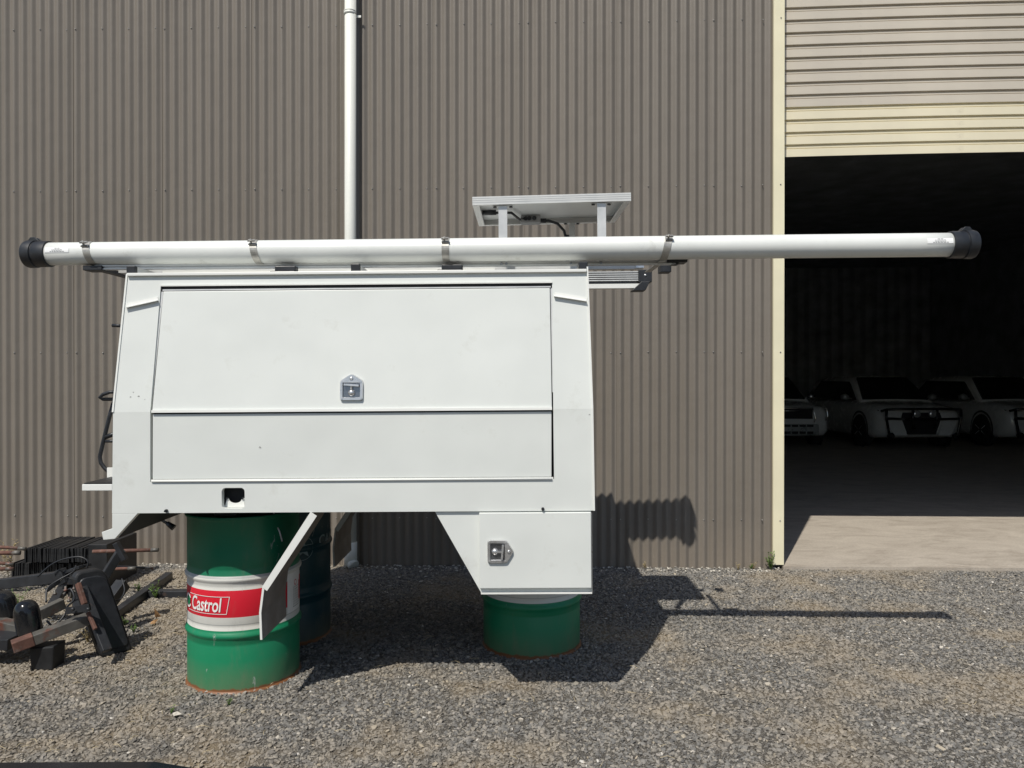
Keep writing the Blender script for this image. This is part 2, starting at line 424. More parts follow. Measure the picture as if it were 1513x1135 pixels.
me = bpy.data.meshes.new('back_wall'); bm.to_mesh(me); bm.free(); link('back_wall', me, M_inner, shed)
mb = MB(); mb.box((XL, SD, -.05), (XR, SD + .05, WALLH)); mb.build('back_wall', M_inner, shed)
mb = MB(); mb.hexa([(XL - .1, -.02, WALLH + .002), (XR + .1, -.02, WALLH + .002), (XR + .1, SD + .15, WALLH + .002), (XL - .1, SD + .15, WALLH + .002)],
                   [(XL - .1, -.02, WALLH + .05), (XR + .1, -.02, WALLH + .05), (XR + .1, SD + .15, WALLH + .7), (XL - .1, SD + .15, WALLH + .7)])
mb.build('roof', M_inner, shed)
# concrete floor
mb = MB(); mb.box((XL + .06, .065, -.2), (XR - .06, SD - .1, .03)); mb.box((POSTX1 - .01, -.045, -.2), (OPX1 + .1, .062, .028))
fl = mb.build('concrete_floor', M_conc); fl.matrix_world = SHED_M; tag(fl, 'smooth concrete floor slab inside the open roller door', 'floor', kind='structure')
# door flashing (cream corner trim)
def flashing(x0, x1, name='door_flashing'):
    mb = MB(); w = .002
    mb.box((x0, -.028, .035), (x1, -.024, WALLH - .05))
    mb.box((x0 - .001, -.0235, .035), (x0 + .003, .028, WALLH - .05))
    mb.box((x1 - .004, -.0235, .035), (x1, .20, WALLH - .05))
    return mb.build(name, M_cream, shed, bevel=.0015)
fo = flashing(POSTX0, POSTX1); flashing(OPX1, OPX1 + (POSTX1 - POSTX0))
add_screws(fo, [(POSTX0 + POSTX1) / 2 + .012], -.028)
# roller door
DY = .11
M_guide = mat('guide_channel', (.36, .34, .30), .5, .3)
mb = MB(); mb.box((POSTX1 + .001, DY - .025, .035), (POSTX1 + .032, DY - .021, DOORTOP)); mb.box((POSTX1 + .001, DY + .025, .035), (POSTX1 + .04, DY + .03, DOORTOP))
mb.box((OPX1 - .032, DY - .025, .035), (OPX1 - .001, DY - .021, DOORTOP))
ddoor = mb.build('roller_door', M_guide, shed)
zb0 = WL(1165, 231.5, DY).z + .027; pitch = .1035
def bow(x):
    t = (x - POSTX1) / (OPX1 - POSTX1); return 1 - (2 * t - 1) ** 2
def slat_mesh():
    # flat band with two narrow rolled ribs at the top, sagging arch along its width
    prof = [(-.018, 0), (-.0185, .002), (-.0185, .063), (-.016, .065), (0, .066), (0, .072), (-.010, .0735), (-.0105, .083), (-.008, .0845), (.004, .086), (.004, .1025), (-.017, .1031), (-.018, pitch)]
    bm = bmesh.new(); cols = []
    nx = 28
    for i in range(nx + 1):
        x = POSTX1 + .012 + (OPX1 - POSTX1 - .024) * i / nx
        b = bow(x)
        cols.append([bm.verts.new((x, DY + y - .02 * b, z + .022 * b)) for y, z in prof])
    for a, b in zip(cols, cols[1:]):
        for j in range(len(prof) - 1):
            f = bm.faces.new([a[j], b[j], b[j + 1], a[j + 1]]); f.smooth = False
    me = bpy.data.meshes.new('slat'); bm.to_mesh(me); bm.free(); return me
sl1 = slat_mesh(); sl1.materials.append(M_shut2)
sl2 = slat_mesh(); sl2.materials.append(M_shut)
mb = MB()
nx = 28
for i in range(nx):
    xs = [POSTX1 + .012 + (OPX1 - POSTX1 - .024) * j / nx for j in (i, i + 1)]
    A = []; B = []
    for x, L_ in ((xs[0], A), (xs[1], B)):
        b = bow(x); yy = DY - .02 * b; zz = zb0 + .022 * b
        L_ += [(x, yy - .006, zz - .012), (x, yy + .03, zz - .012), (x, yy + .03, zz + .002), (x, yy - .006, zz + .002)]
    mb.hexa(A, B)
mb.build('bottom_rail', mat('bottom_rail', (.16, .15, .14), .6), ddoor)
zz = zb0 + .003 - .04; i = 0
while zz < DOORTOP:
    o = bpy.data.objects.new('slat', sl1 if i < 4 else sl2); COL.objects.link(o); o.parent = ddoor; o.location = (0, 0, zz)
    if i == 0: o.location.z = zb0 + .003 - .04
    zz += pitch; i += 1

# far things inside the shed: pale partition board
mb = MB(); a = loc(SHED_M, 1445, 505, SD - .6); mb.box((a.x, SD - .6, .03), (a.x + 4.0, SD - .5, a.z)); o = mb.build('partition_wall', mat('partition', (.22, .20, .16), .7), None); o.matrix_world = SHED_M
tag(o, 'low pale partition wall at the dark back of the shed behind the cars', 'partition')

# ------------------------------------------------------------ downpipe
pt = WL(517.5, 200, -.075); pb = WL(517.5, 560, -.075)
dp = empty('downpipe', 'white round plastic downpipe fixed upright to the brown wall', 'downpipe', SHED_M @ T((pt.x, -.075, 0)))
mb = MB()
mb.tube([(0, 0, .16), (0, 0, 2.6), (0.004, 0, WALLH - .1)], .047, 28)
mb.build('pipe', M_pvcw, dp)
mb = MB(); mb.tube([(0, 0, .02), (0, 0, .21)], .053, 28); mb.tube([(0, 0, .065), (.012, -.012, .04), (.035, -.03, .02)], .047, 20); mb.build('elbow', M_pvcw, dp)
zc = WL(517, 27).z
mb = MB(); mb.tube([(0, 0, zc - .012), (0, 0, zc + .012)], .0505, 28); mb.tube([(0, 0, zc + .0125), (0, 0, zc + .02)], .052, 28)
mb.box((.045, .02, zc - .022), (.085, .026, zc - .004)); mb.build('pipe_bracket', M_pvcw, dp)
mb = MB(); mb.tube([(0, 0, 1.92), (0, 0, 2.05)], .0505, 28); mb.build('pipe_socket', M_pvcw, dp)

# ------------------------------------------------------------ drums
M_dgreen = mat('green_drum_paint', (.012, .17, .075), .42, var=.12, scale=5, dirt=(.10, .16, .10), dscale=10, dlo=.58, dhi=.95, coat=.1, bump=.15, bscale=30)
def drum_mat(name, bands, rustz=.03):
    m, t, p = nt(name)
    tc = N(t, 'ShaderNodeTexCoord'); sp = N(t, 'ShaderNodeSeparateXYZ'); t.links.new(tc.outputs['Object'], sp.inputs[0])
    r = t.nodes.new('ShaderNodeValToRGB'); r.color_ramp.interpolation = 'CONSTANT'; t.links.new(sp.outputs[2], r.inputs[0])
    cr = r.color_ramp
    while len(cr.elements) < len(bands): cr.elements.new(.5)
    for e, (z, c) in zip(cr.elements, bands): e.position = z; e.color = (*c, 1)
    c = r.outputs[0]
    mp = N(t, 'ShaderNodeMapping'); mp.inputs['Scale'].default_value = (1, 1, .35); t.links.new(tc.outputs['Object'], mp.inputs[0])
    n1 = N(t, 'ShaderNodeTexNoise', Scale=9.0, Detail=9.0, Roughness=.72); t.links.new(mp.outputs[0], n1.inputs[0])
    c = mixc(t, ramp(t, n1.outputs[0], [(.55, 0.0), (.85, .45)]), c, (.17, .16, .12))
    # dust splash low down
    mr = N(t, 'ShaderNodeMapRange'); mr.inputs['From Min'].default_value = .17; mr.inputs['From Max'].default_value = .0; t.links.new(sp.outputs[2], mr.inputs[0])
    mu = N(t, 'ShaderNodeMath', operation='MULTIPLY'); t.links.new(mr.outputs[0], mu.inputs[0]); t.links.new(n1.outputs[0], mu.inputs[1])
    c = mixc(t, mu.outputs[0], c, (.20, .17, .10))
    # rust at the bottom chime
    n2 = N(t, 'ShaderNodeTexNoise', Scale=14.0, Detail=6.0, Roughness=.7); t.links.new(tc.outputs['Object'], n2.inputs[0])
    ad = N(t, 'ShaderNodeMath', operation='MULTIPLY_ADD'); t.links.new(n2.outputs[0], ad.inputs[0]); ad.inputs[1].default_value = -.055; t.links.new(sp.outputs[2], ad.inputs[2])
    c = mixc(t, ramp(t, ad.outputs[0], [(0, 1.0), (.012, 0.0)]) if False else ramp(t, ad.outputs[0], [(0.0, 1.0), (.006, 0.0)]), c, (.20, .085, .035))
    # scratches
    mp2 = N(t, 'ShaderNodeMapping'); mp2.inputs['Scale'].default_value = (14, 14, 3); t.links.new(tc.outputs['Object'], mp2.inputs[0])
    n3 = N(t, 'ShaderNodeTexNoise', Scale=2.2, Detail=2.0, Distortion=2.0); t.links.new(mp2.outputs[0], n3.inputs[0])
    c = mixc(t, ramp(t, n3.outputs[0], [(.74, 0.0), (.76, .6), (.78, .6), (.8, 0.0)]), c, (.4, .42, .4))
    t.links.new(c, p.inputs['Base Color'])
    t.links.new(ramp(t, n1.outputs[0], [(.3, .33), (.8, .6)]), p.inputs['Roughness'])
    b = N(t, 'ShaderNodeBump', Strength=.25, Distance=.004); n5 = N(t, 'ShaderNodeTexNoise', Scale=4.0, Detail=3.0); t.links.new(tc.outputs['Object'], n5.inputs[0])
    t.links.new(n5.outputs[0], b.inputs['Height']); b.inputs['Distance'].default_value = .012; t.links.new(b.outputs[0], p.inputs['Normal'])
    return m
GR = (.008, .205, .095); GRD = (.007, .15, .075); WH = (.66, .66, .62); RED = (.62, .012, .03); GY = (.42, .43, .42)
M_drum = drum_mat('castrol_drum_paint', [(0, GR), (.318, WH), (.345, GY), (.351, WH), (.385, RED), (.519, WH), (.577, GY), (.588, GRD)])
M_drum3 = drum_mat('caltex_drum_paint', [(0, (.004, .045, .06)), (.9, (.004, .045, .06))])
def drum_profile():
    r = .284
    p = [(0, .012), (.268, .012), (.272, .002), (.2925, 0.0), (.2945, .004), (.2945, .013), (.2895, .018), (r, .022)]
    def ring(z):
        return [(r, z - .022), (r + .003, z - .016), (r + .0095, z - .006), (r + .0105, z), (r + .0095, z + .006), (r + .003, z + .016), (r, z + .022)]
    def groove(z): return [(r, z - .006), (r - .0022, z), (r, z + .006)]
    p += groove(.245) + ring(.292) + groove(.34) + groove(.535) + ring(.572) + groove(.62) + [(r, .70)]
    p += [(r, .855), (.2895, .862), (.2945, .867), (.2945, .876), (.2925, .88), (.272, .878), (.268, .866), (0, .866)]
    return p
def make_drum(X, Y, label, material, rz=0.0):
    o = empty('oil_drum', label, 'drum', T((X, Y, -.012)) @ Matrix.Rotation(rz, 4, 'Z'), 'oil drums holding up the canopy')
    mb = MB(); mb.lathe(drum_profile()[1:-1], 96, caps=True); b = mb.build('drum_body', material, o)
    e = b.modifiers.new('es', 'EDGE_SPLIT'); e.split_angle = R(50)
    return o
def drum_at(px, scale):
    D = math.sqrt((F / scale) ** 2 + 0) + .005
    return ((px - CX) / F * D, D)
d1x, d1y = -1.415, 3.935
d2x, d2y = (785.5 - CX) / F * 4.38, 4.39
d3x, d3y = (417.5 - CX) / F * 4.55, 4.55
drum1 = make_drum(d1x, d1y, 'green oil drum with red and white Castrol band, front left under the canopy', M_drum); drum1.scale = (.985, .985, 1.0)
drum2 = make_drum(d2x, d2y, 'green oil drum under the right toolbox end, only its green lower third showing', M_drum, R(140))
drum3 = make_drum(d3x, d3y, 'dark blue Caltex oil drum in shade behind the Castrol drum', M_drum3)
M_dw = mat('decal_white', (.78, .78, .76), .45, var=.05, scale=30)
M_dr = mat('decal_red', (.55, .015, .03), .45, var=.05)
M_dgy = mat('decal_grey', (.16, .17, .17), .5, var=.1)
M_dblue = mat('decal_faded', (.20, .28, .30), .5, var=.15, scale=20)
def text_mesh(txt, size, shear=0.0, off=0.0):
    cu = bpy.data.curves.new('t', 'FONT'); cu.body = txt; cu.size = size; cu.shear = shear; cu.offset = off
    cu.align_x = 'LEFT'; cu.align_y = 'CENTER'; cu.resolution_u = 4
    o = bpy.data.objects.new('t', cu); COL.objects.link(o)
    dg = bpy.context.evaluated_depsgraph_get(); me = bpy.data.meshes.new_from_object(o.evaluated_get(dg))
    bpy.data.objects.remove(o); return me
def bend(me, Rr, th0, z0, sx=1.0, slope=0.0):
    for v in me.vertices:
        s_ = v.co.x * sx; z = v.co.y + z0 + slope * s_; a = th0 + s_ / .2855
        v.co = (Rr * math.sin(a), -Rr * math.cos(a), z)
def bent_poly(rings, faces, Rr, th0, z0):
    me = bpy.data.meshes.new('decal'); me.from_pydata([(x, y, 0) for x, y in rings], [], faces); bend(me, Rr, th0, z0); return me
def bent_rect(x0, x1, z0, z1, th0, Rr=.2868, n=10, shear=0.0):
    vs = []; fs = []
    for i in range(n + 1):
        x = x0 + (x1 - x0) * i / n
        vs += [(x + shear * (z0 - z0), z0), (x + shear * (z1 - z0), z1)]
    for i in range(n): fs.append((2 * i, 2 * i + 2, 2 * i + 3, 2 * i + 1))
    return bent_poly(vs, fs, Rr, th0, 0)
def decal(name, me, m, parent): return link(name, me, m, parent)
# Castrol lettering
tm = text_mesh('Castrol', .098, .18, .0016); w = max(v.co.x for v in tm.vertices)
wanted = .198
bend(tm, .2868, R(-42), .4455, wanted / w)
decal('lettering', tm, M_dw, drum1)
def outline(x0, x1, z0, z1, lw, sh):
    vs = [(x0, z0), (x1, z0), (x1 + sh, z1), (x0 + sh, z1)]
    parts = []
    n = 14
    for za, zb, s0 in ((z0, z0 + lw, 0), (z1 - lw, z1, sh)):
        parts.append(bent_rect(x0 + s0, x1 + s0, za, zb, R(-42), .2866, n))
    parts.append(bent_rect(x1 - lw, x1, z0, z1, R(-42), .2867, 1, sh / (z1 - z0)))
    return parts
for me in outline(-.035, .222, .4035, .491, .0028, .016): decal('logo_outline', me, M_dw, drum1)
def ringpts(cx, cz, r0, r1, th, a0=0, a1=360, n=28, Rr=.2869):
    vs = []; fs = []
    for i in range(n + 1):
        a = R(a0 + (a1 - a0) * i / n)
        vs += [(cx + r0 * math.cos(a), cz + r0 * math.sin(a)), (cx + r1 * math.cos(a), cz + r1 * math.sin(a))]
    for i in range(n): fs.append((2 * i, 2 * i + 2, 2 * i + 3, 2 * i + 1))
    return bent_poly(vs, fs, Rr, th, 0)
decal('logo_ring', ringpts(-.042, .4475, .026, .036, R(-42), 30, 330), M_dw, drum1)
decal('logo_disc', ringpts(-.042, .4475, .001, .024, R(-42)), mat('decal_green', (.01, .17, .07), .45), drum1)
# right hand hazard label
th = R(84)
decal('hazard_label', bent_rect(-.085, .05, .353, .575, th, .2866), M_dw, drum1)
decal('hazard_ring', ringpts(-.01, .50, .011, .015, th, Rr=.2872), M_dr, drum1)
mb = MB(); o_ = None
vs = []; fs = []
rnd = random.Random(4)
for r_ in range(9):
    z = .475 - r_ * .0125; x = -.035
    while x < .03:
        l = rnd.uniform(.006, .016); b_ = len(vs); vs += [(x, z), (x + l, z), (x + l, z + .004), (x, z + .004)]; fs.append((b_, b_ + 1, b_ + 2, b_ + 3)); x += l + .004
decal('fine_print', bent_poly(vs, fs, .2872, th, 0), M_dgy, drum1)
decal('label_stripe', bent_rect(.034, .044, .40, .50, th, .2871, 2), M_dr, drum1)
# Caltex drum marks
thc = math.atan2(-d3x, d3y)
th3 = thc + R(23)
decal('star_ring', ringpts(0, .575, .066, .0695, th3, Rr=.2866), M_dblue, drum3)
sv = []
for i in range(10):
    a = R(90 + 36 * i); rr_ = .064 if i % 2 == 0 else .025
    sv.append((rr_ * math.cos(a), .575 + rr_ * math.sin(a)))
sv.append((0, .575))
decal('star', bent_poly(sv, [(i, (i + 1) % 10, 10) for i in range(10)], .2868, th3, 0), M_dblue, drum3)
tm = text_mesh('CALTEX', .085, 0, .0015); bend(tm, .2868, th3 + .112 / .2855, .60); decal('lettering', tm, M_dblue, drum3)

# ------------------------------------------------------------ ute canopy
CM = T((-.74, 3.46, 0)) @ Matrix.Rotation(R(-.57), 4, 'Z') @ Matrix.Rotation(R(-.43), 4, 'Y')
can = empty('ute_canopy', 'white aluminium ute canopy tray box propped up on oil drums', 'ute canopy', CM)
WF = loc(CM, 520, 606.5, 0).z
LEAN = .095
def lean(w): return max(0.0, (w - WF)) * LEAN
def C(px, py, dv=0.0):
    v = 0.0
    for _ in range(6):
        p = loc(CM, px, py, v + dv); v = lean(p.z)
    return p
def CU(px, py, dv=0.0):
    p = C(px, py, dv); return (p.x, p.z)
def slab(mb, pts, v0, v1):
    a = [(u, lean(w) + v0, w) for u, w in pts]; b = [(u, lean(w) + v1, w) for u, w in pts]
    mb.hexa(a, b)
TOPL = CU(188, 406); TOPR = CU(867, 400)
FL = CU(167, 609.5); FR = CU(874.5, 604.5)
OTL = CU(237.5, 423.5); OTR = CU(815.7, 417.5)
OFL = CU(222, 609.4); OFR = CU(817.5, 605)
OBL = CU(221.8, 713.5); OBR = CU(818.8, 707.5)
BL = CU(165.5, 758.2); BR = CU(877, 755)
# force fold vertices on the fold height
def atw(p, w): return (p[0], w)
FL, FR, OFL, OFR = [atw(p, WF) for p in (FL, FR, OFL, OFR)]
wtop = (TOPL[1] + TOPR[1]) / 2; TOPL = atw(TOPL, wtop); TOPR = atw(TOPR, wtop)
wot = (OTL[1] + OTR[1]) / 2; OTL = atw(OTL, wot); OTR = atw(OTR, wot)
wob = (OBL[1] + OBR[1]) / 2; OBL = atw(OBL, wob); OBR = atw(OBR, wob)
wsk = (BL[1] + BR[1]) / 2; BL = atw(BL, wsk); BR = atw(BR, wsk)
TH = .03
mb = MB()
def lerp(p, q, w): t = (w - p[1]) / (q[1] - p[1]); return (p[0] + (q[0] - p[0]) * t, w)
L_ot = lerp(FL, TOPL, wot); R_ot = lerp(FR, TOPR, wot)
L_ob = lerp(BL, FL, wob); R_ob = lerp(BR, FR, wob)
slab(mb, [L_ot, R_ot, TOPR, TOPL], 0, TH)
slab(mb, [FL, OFL, OTL, L_ot], 0, TH)
slab(mb, [OFR, FR, R_ot, OTR], 0, TH)
slab(mb, [L_ob, OBL, OFL, FL], 0, TH)
slab(mb, [OBR, R_ob, FR, OFR], 0, TH)
# bottom rail with rounded filler cut-out
HX0, HX1 = CU(327.5, 736)[0], CU(361.5, 736)[0]; HZ1 = CU(345, 721)[1]; HZ0 = CU(345, 751.5)[1]
sq0, sq1 = HX0 - .02, HX1 + .02
slab(mb, [BL, (sq0, wsk), (sq0, wob), L_ob], 0, TH)
slab(mb, [(sq1, wsk), BR, R_ob, (sq1, wob)], 0, TH)
hc = ((HX0 + HX1) / 2, (HZ0 + HZ1) / 2)
def rrect(hx, hz, r, n=6):
    pts = []
    for qx, qz, a0 in ((1, 1, 0), (-1, 1, 90), (-1, -1, 180), (1, -1, 270)):
        for i in range(n + 1):
            a = R(a0 + 90 * i / n); pts.append((hc[0] + qx * (hx - r) + r * math.cos(a), hc[1] + qz * (hz - r) + r * math.sin(a)))
    return pts
inner = rrect((HX1 - HX0) / 2, (HZ1 - HZ0) / 2, .018)
outer = []
for i, (x, z) in enumerate(inner):
    q = i // 7; j = i % 7
    cxn = sq1 if q in (0, 3) else sq0; czn = wob if q in (0, 1) else wsk
    if q in (0, 2): o_ = (cxn, hc[1] + (czn - hc[1]) * min(1, j / 3)) if j <= 3 else (hc[0] + (cxn - hc[0]) * (6 - j) / 3, czn)
    else: o_ = (hc[0] + (cxn - hc[0]) * min(1, j / 3), czn) if j <= 3 else (cxn, hc[1] + (czn - hc[1]) * (6 - j) / 3)
    outer.append(o_)
nI = len(inner)
fi = [mb.bm.verts.new((x, 0, z)) for x, z in inner]; fo_ = [mb.bm.verts.new((x, 0, z)) for x, z in outer]
bi = [mb.bm.verts.new((x, TH, z)) for x, z in inner]
for i in range(nI):
    j = (i + 1) % nI
    if (Vector(outer[i]) - Vector(outer[j])).length < 1e-6: mb.face([fi[i], fi[j], fo_[i]])
    else: mb.face([fi[i], fi[j], fo_[j], fo_[i]])
    mb.face([fi[j], fi[i], bi[i], bi[j]])
bmesh.ops.recalc_face_normals(mb.bm, faces=mb.bm.faces)
sf = mb.build('side_frame', M_white, can)
# tail leg plate
LEGP = [CU(165.5, 758.3), CU(165.5, 781), CU(150, 786.5), CU(152.5, 798), CU(169.5, 796.5), CU(203.5, 758.3)]
LEGP = [atw(LEGP[0], wsk - .001)] + LEGP[1:5] + [atw(LEGP[5], wsk - .001)]
mb = MB(); slab(mb, LEGP, 0, TH); mb.build('tail_leg', M_white, can, bevel=.002)
# sloped undertray from the leg to the skirt across the whole width
a, b = LEGP[4], LEGP[5]
CW = 1.84
mb = MB(); mb.hexa([(a[0], TH, a[1]), (b[0], TH, b[1] + .02), (b[0] + .004, TH, b[1] + .02), (a[0] + .006, TH, a[1])],
                   [(a[0], CW, a[1]), (b[0], CW, b[1] + .02), (b[0] + .004, CW, b[1] + .02), (a[0] + .006, CW, a[1])])
mb.build('undertray_plate', M_under, can)
# shell
def ring_at(w, inset=0.0):
    l = lerp(BL, FL, w) if w <= WF else lerp(FL, TOPL, w); r = lerp(BR, FR, w) if w <= WF else lerp(FR, TOPR, w)
    return l[0] + inset, r[0] - inset, lean(w) + TH + .001, CW - lean(w)
mb = MB(); lv = [wsk + .02, WF, wtop]
rings = []
for w in lv:
    x0, x1, v0, v1 = ring_at(w, .001 if w < wtop else .001); rings.append([(x0, v0, w), (x1, v0, w), (x1, v1, w), (x0, v1, w)])
for ra, rb in zip(rings, rings[1:]):
    for i in (1, 2, 3): mb.quad(ra[i], ra[(i + 1) % 4], rb[(i + 1) % 4], rb[i])
mb.quad(*rings[-1])
mb.build('body_shell', M_white, can)
mb = MB(); x0, x1, v0, v1 = ring_at(wsk + .02, .004); mb.box((x0, v0, wsk + .005), (x1, CW - .01, wsk + .02)); 
mb.build('floor_plate', M_under, can)
mb = MB()
mb.box((OBL[0] - .02, .06, wsk + .022), (OBR[0] + .02, .062, wtop - .04)); mb.build('gap_shade_sheet', M_dark, can)  # added near-black sheet, its colour gives the shade in the door gaps
# bearers resting on the drums
CMI = CM.inverted()
for i, (dx, dy) in enumerate(((d1x, d1y), (d2x, d2y), (d3x, d3y))):
    p = CMI @ Vector((dx, dy, .876)); mb = MB(); mb.box((p.x - .05, .20, p.z), (p.x + .05, CW - .1, wsk + .004)); mb.build('bearer', M_under, can)
# right end trim flange (proud vertical edge)
mb = MB(); 
fr_t = (TOPR[0] + .006, wtop + .018)
mb.hexa([(BR[0], -.006, wsk), (BR[0] + .006, -.006, wsk), (FR[0] + .006, -.006, WF), (FR[0], -.006, WF)],
        [(BR[0], .02, wsk), (BR[0] + .006, .02, wsk), (FR[0] + .006, .02, WF), (FR[0], .02, WF)])
mb.hexa([(FR[0], -.006, WF), (FR[0] + .006, -.006, WF), (fr_t[0], lean(wtop) - .006, fr_t[1]), (TOPR[0] - .001, lean(wtop) - .006, fr_t[1])],
        [(FR[0], .02, WF), (FR[0] + .006, .02, WF), (fr_t[0], lean(wtop) + .02, fr_t[1]), (TOPR[0] - .001, lean(wtop) + .02, fr_t[1])])
mb.build('edge_trim', M_white2, can)
mb = MB()
mb.hexa([(FL[0] - .004, -.004, WF), (FL[0] + .004, -.004, WF), (TOPL[0] + .004, lean(wtop) - .004, wtop + .004), (TOPL[0] - .004, lean(wtop) - .004, wtop + .004)],
        [(FL[0] - .004, .02, WF), (FL[0] + .004, .02, WF), (TOPL[0] + .004, lean(wtop) + .02, wtop + .004), (TOPL[0] - .004, lean(wtop) + .02, wtop + .004)])
mb.build('edge_trim', M_white2, can)
# roof lip + gutter strip
lt = lean(wtop)
mb = MB(); mb.box((TOPL[0] + .005, lt - .016, wtop - .008), (TOPR[0] - .002, lt + .06, wtop + .006)); mb.build('roof_lip', M_white2, can, bevel=.002)
# recess reveal above door: thin proud lip
mb = MB(); mb.box((OTL[0], lean(wot) - .006, wot - .001), (OTR[0], lean(wot) + .003, wot + .006)); mb.build('door_lip', M_white2, can)
# rain deflector strips
def strip(p, q, name='rain_deflector'):
    (u0, w0), (u1, w1) = p, q
    mb = MB(); d = Vector((u1 - u0, w1 - w0)).normalized(); nrm = Vector((-d.y, d.x))
    for (h0, h1, va, vb) in ((0.0, .003, -.016, -.001), (.003, .022, -.003, -.001)):
        A = [(u0 + nrm.x * h0, w0 + nrm.y * h0), (u1 + nrm.x * h0, w1 + nrm.y * h0), (u1 + nrm.x * h1, w1 + nrm.y * h1), (u0 + nrm.x * h1, w0 + nrm.y * h1)]
        mb.hexa([(u, lean(w) + va, w) for u, w in A], [(u, lean(w) + vb, w) for u, w in A])
    mb.build(name, M_white2, can)
strip(CU(187.5, 455.5), CU(234.5, 445)); strip(CU(818.5, 438.5), CU(866.5, 446))
# door leaf (upper, leaning)
dpt = [CU(225, 607.4), CU(815.5, 603.6), CU(812.5, 425.5), CU(241.5, 431)]
wa = WF + .002; wb = (dpt[2][1] + dpt[3][1]) / 2
door = None
mb = MB()
P4 = [atw(dpt[0], wa), atw(dpt[1], wa), atw(dpt[2], wb), atw(dpt[3], wb)]
slab(mb, P4, -.002, .02)
door = mb.build('lift_up_door', M_white, can, bevel=.0025)
mb = MB()   # return edge above the leaf
slab(mb, [(P4[3][0] - .004, wb + .003), (P4[2][0] + .004, wb + .003), (P4[2][0] + .004, wb + .0095), (P4[3][0] - .004, wb + .0095)], -.001, .024)
slab(mb, [(P4[0][0] - .013, wa + .075), (P4[0][0] - .004, wa + .07), (P4[3][0] - .004, wb), (P4[3][0] - .013, wb)], .006, .024)
slab(mb, [(P4[1][0] + .003, wa + .075), (P4[1][0] + .010, wa + .075), (P4[2][0] + .010, wb), (P4[2][0] + .003, wb)], .004, .024)
mb.build('door_seal_edge', M_alu_d, door)
mb = MB()   # bottom drip edge along the fold
slab(mb, [(P4[0][0], wa - .006), (P4[1][0], wa - .006), (P4[1][0], wa + .006), (P4[0][0], wa + .006)], -.010, -.0025)
mb.build('drip_edge', M_white2, door)
# drop side
dl = [CU(225, 713), CU(815, 708.5)]
mb = MB(); slab(mb, [(dl[0][0], wob + .012), (dl[1][0], wob + .012), (P4[1][0] - .002, WF - .012), (P4[0][0] + .001, WF - .012)], .002, .022)
drop = mb.build('drop_side', M_white, can, bevel=.0025)
mb = MB(); mb.tube([(OBL[0] + .008, -.004, wob + .004), (OBR[0] - .01, -.004, wob + .004)], .0048, 8)
mb.box((OBL[0] + .004, .001, wob - .001), (OBR[0] - .004, .008, wob + .011))
mb.build('piano_hinge', M_white2, drop)
# filler bracket in the cut-out
mb = MB(); bx0, bx1 = CU(331.5, 750, .03)[0], CU(361, 750, .03)[0]; bz0, bz1 = HZ0 - .004, CU(345, 737, .03)[1]
top = [(bx0 + .012, bz1), (bx0 + .020, bz1 + .002)]
cxm = (bx0 + bx1) / 2 + .004
for i in range(9):
    a = R(180 + 180 * i / 8); top.append((cxm + .031 * math.cos(a), bz1 + .001 + .022 * math.sin(a)))
top += [(bx1 - .004, bz1 + .004), (bx1, bz1 + .001)]
poly = [(bx0, bz0), (bx1, bz0)] + top[::-1]
mb.hexa([(u, .032, w) for u, w in poly], [(u, .036, w) for u, w in poly])
mb.build('filler_bracket', M_white2, can)
mb = MB()
for px in (335.5, 358.5): 
    u, w = CU(px, 736.5, .03); mb.tube([(u, .026, w), (u, .033, w)], .005, 10)
mb.build('bracket_screw', M_steel_d, can)
# skirt bolts
for px, py in ((246.5, 754.5), (802, 751.8)):
    u, w = CU(px, py); mb = MB(); mb.tube([(u, -.001, w), (u, -.012, w)], .0075, 8); mb.tube([(u, -.012, w), (u, -.022, w)], .004, 8); mb.build('bolt', M_black, can)
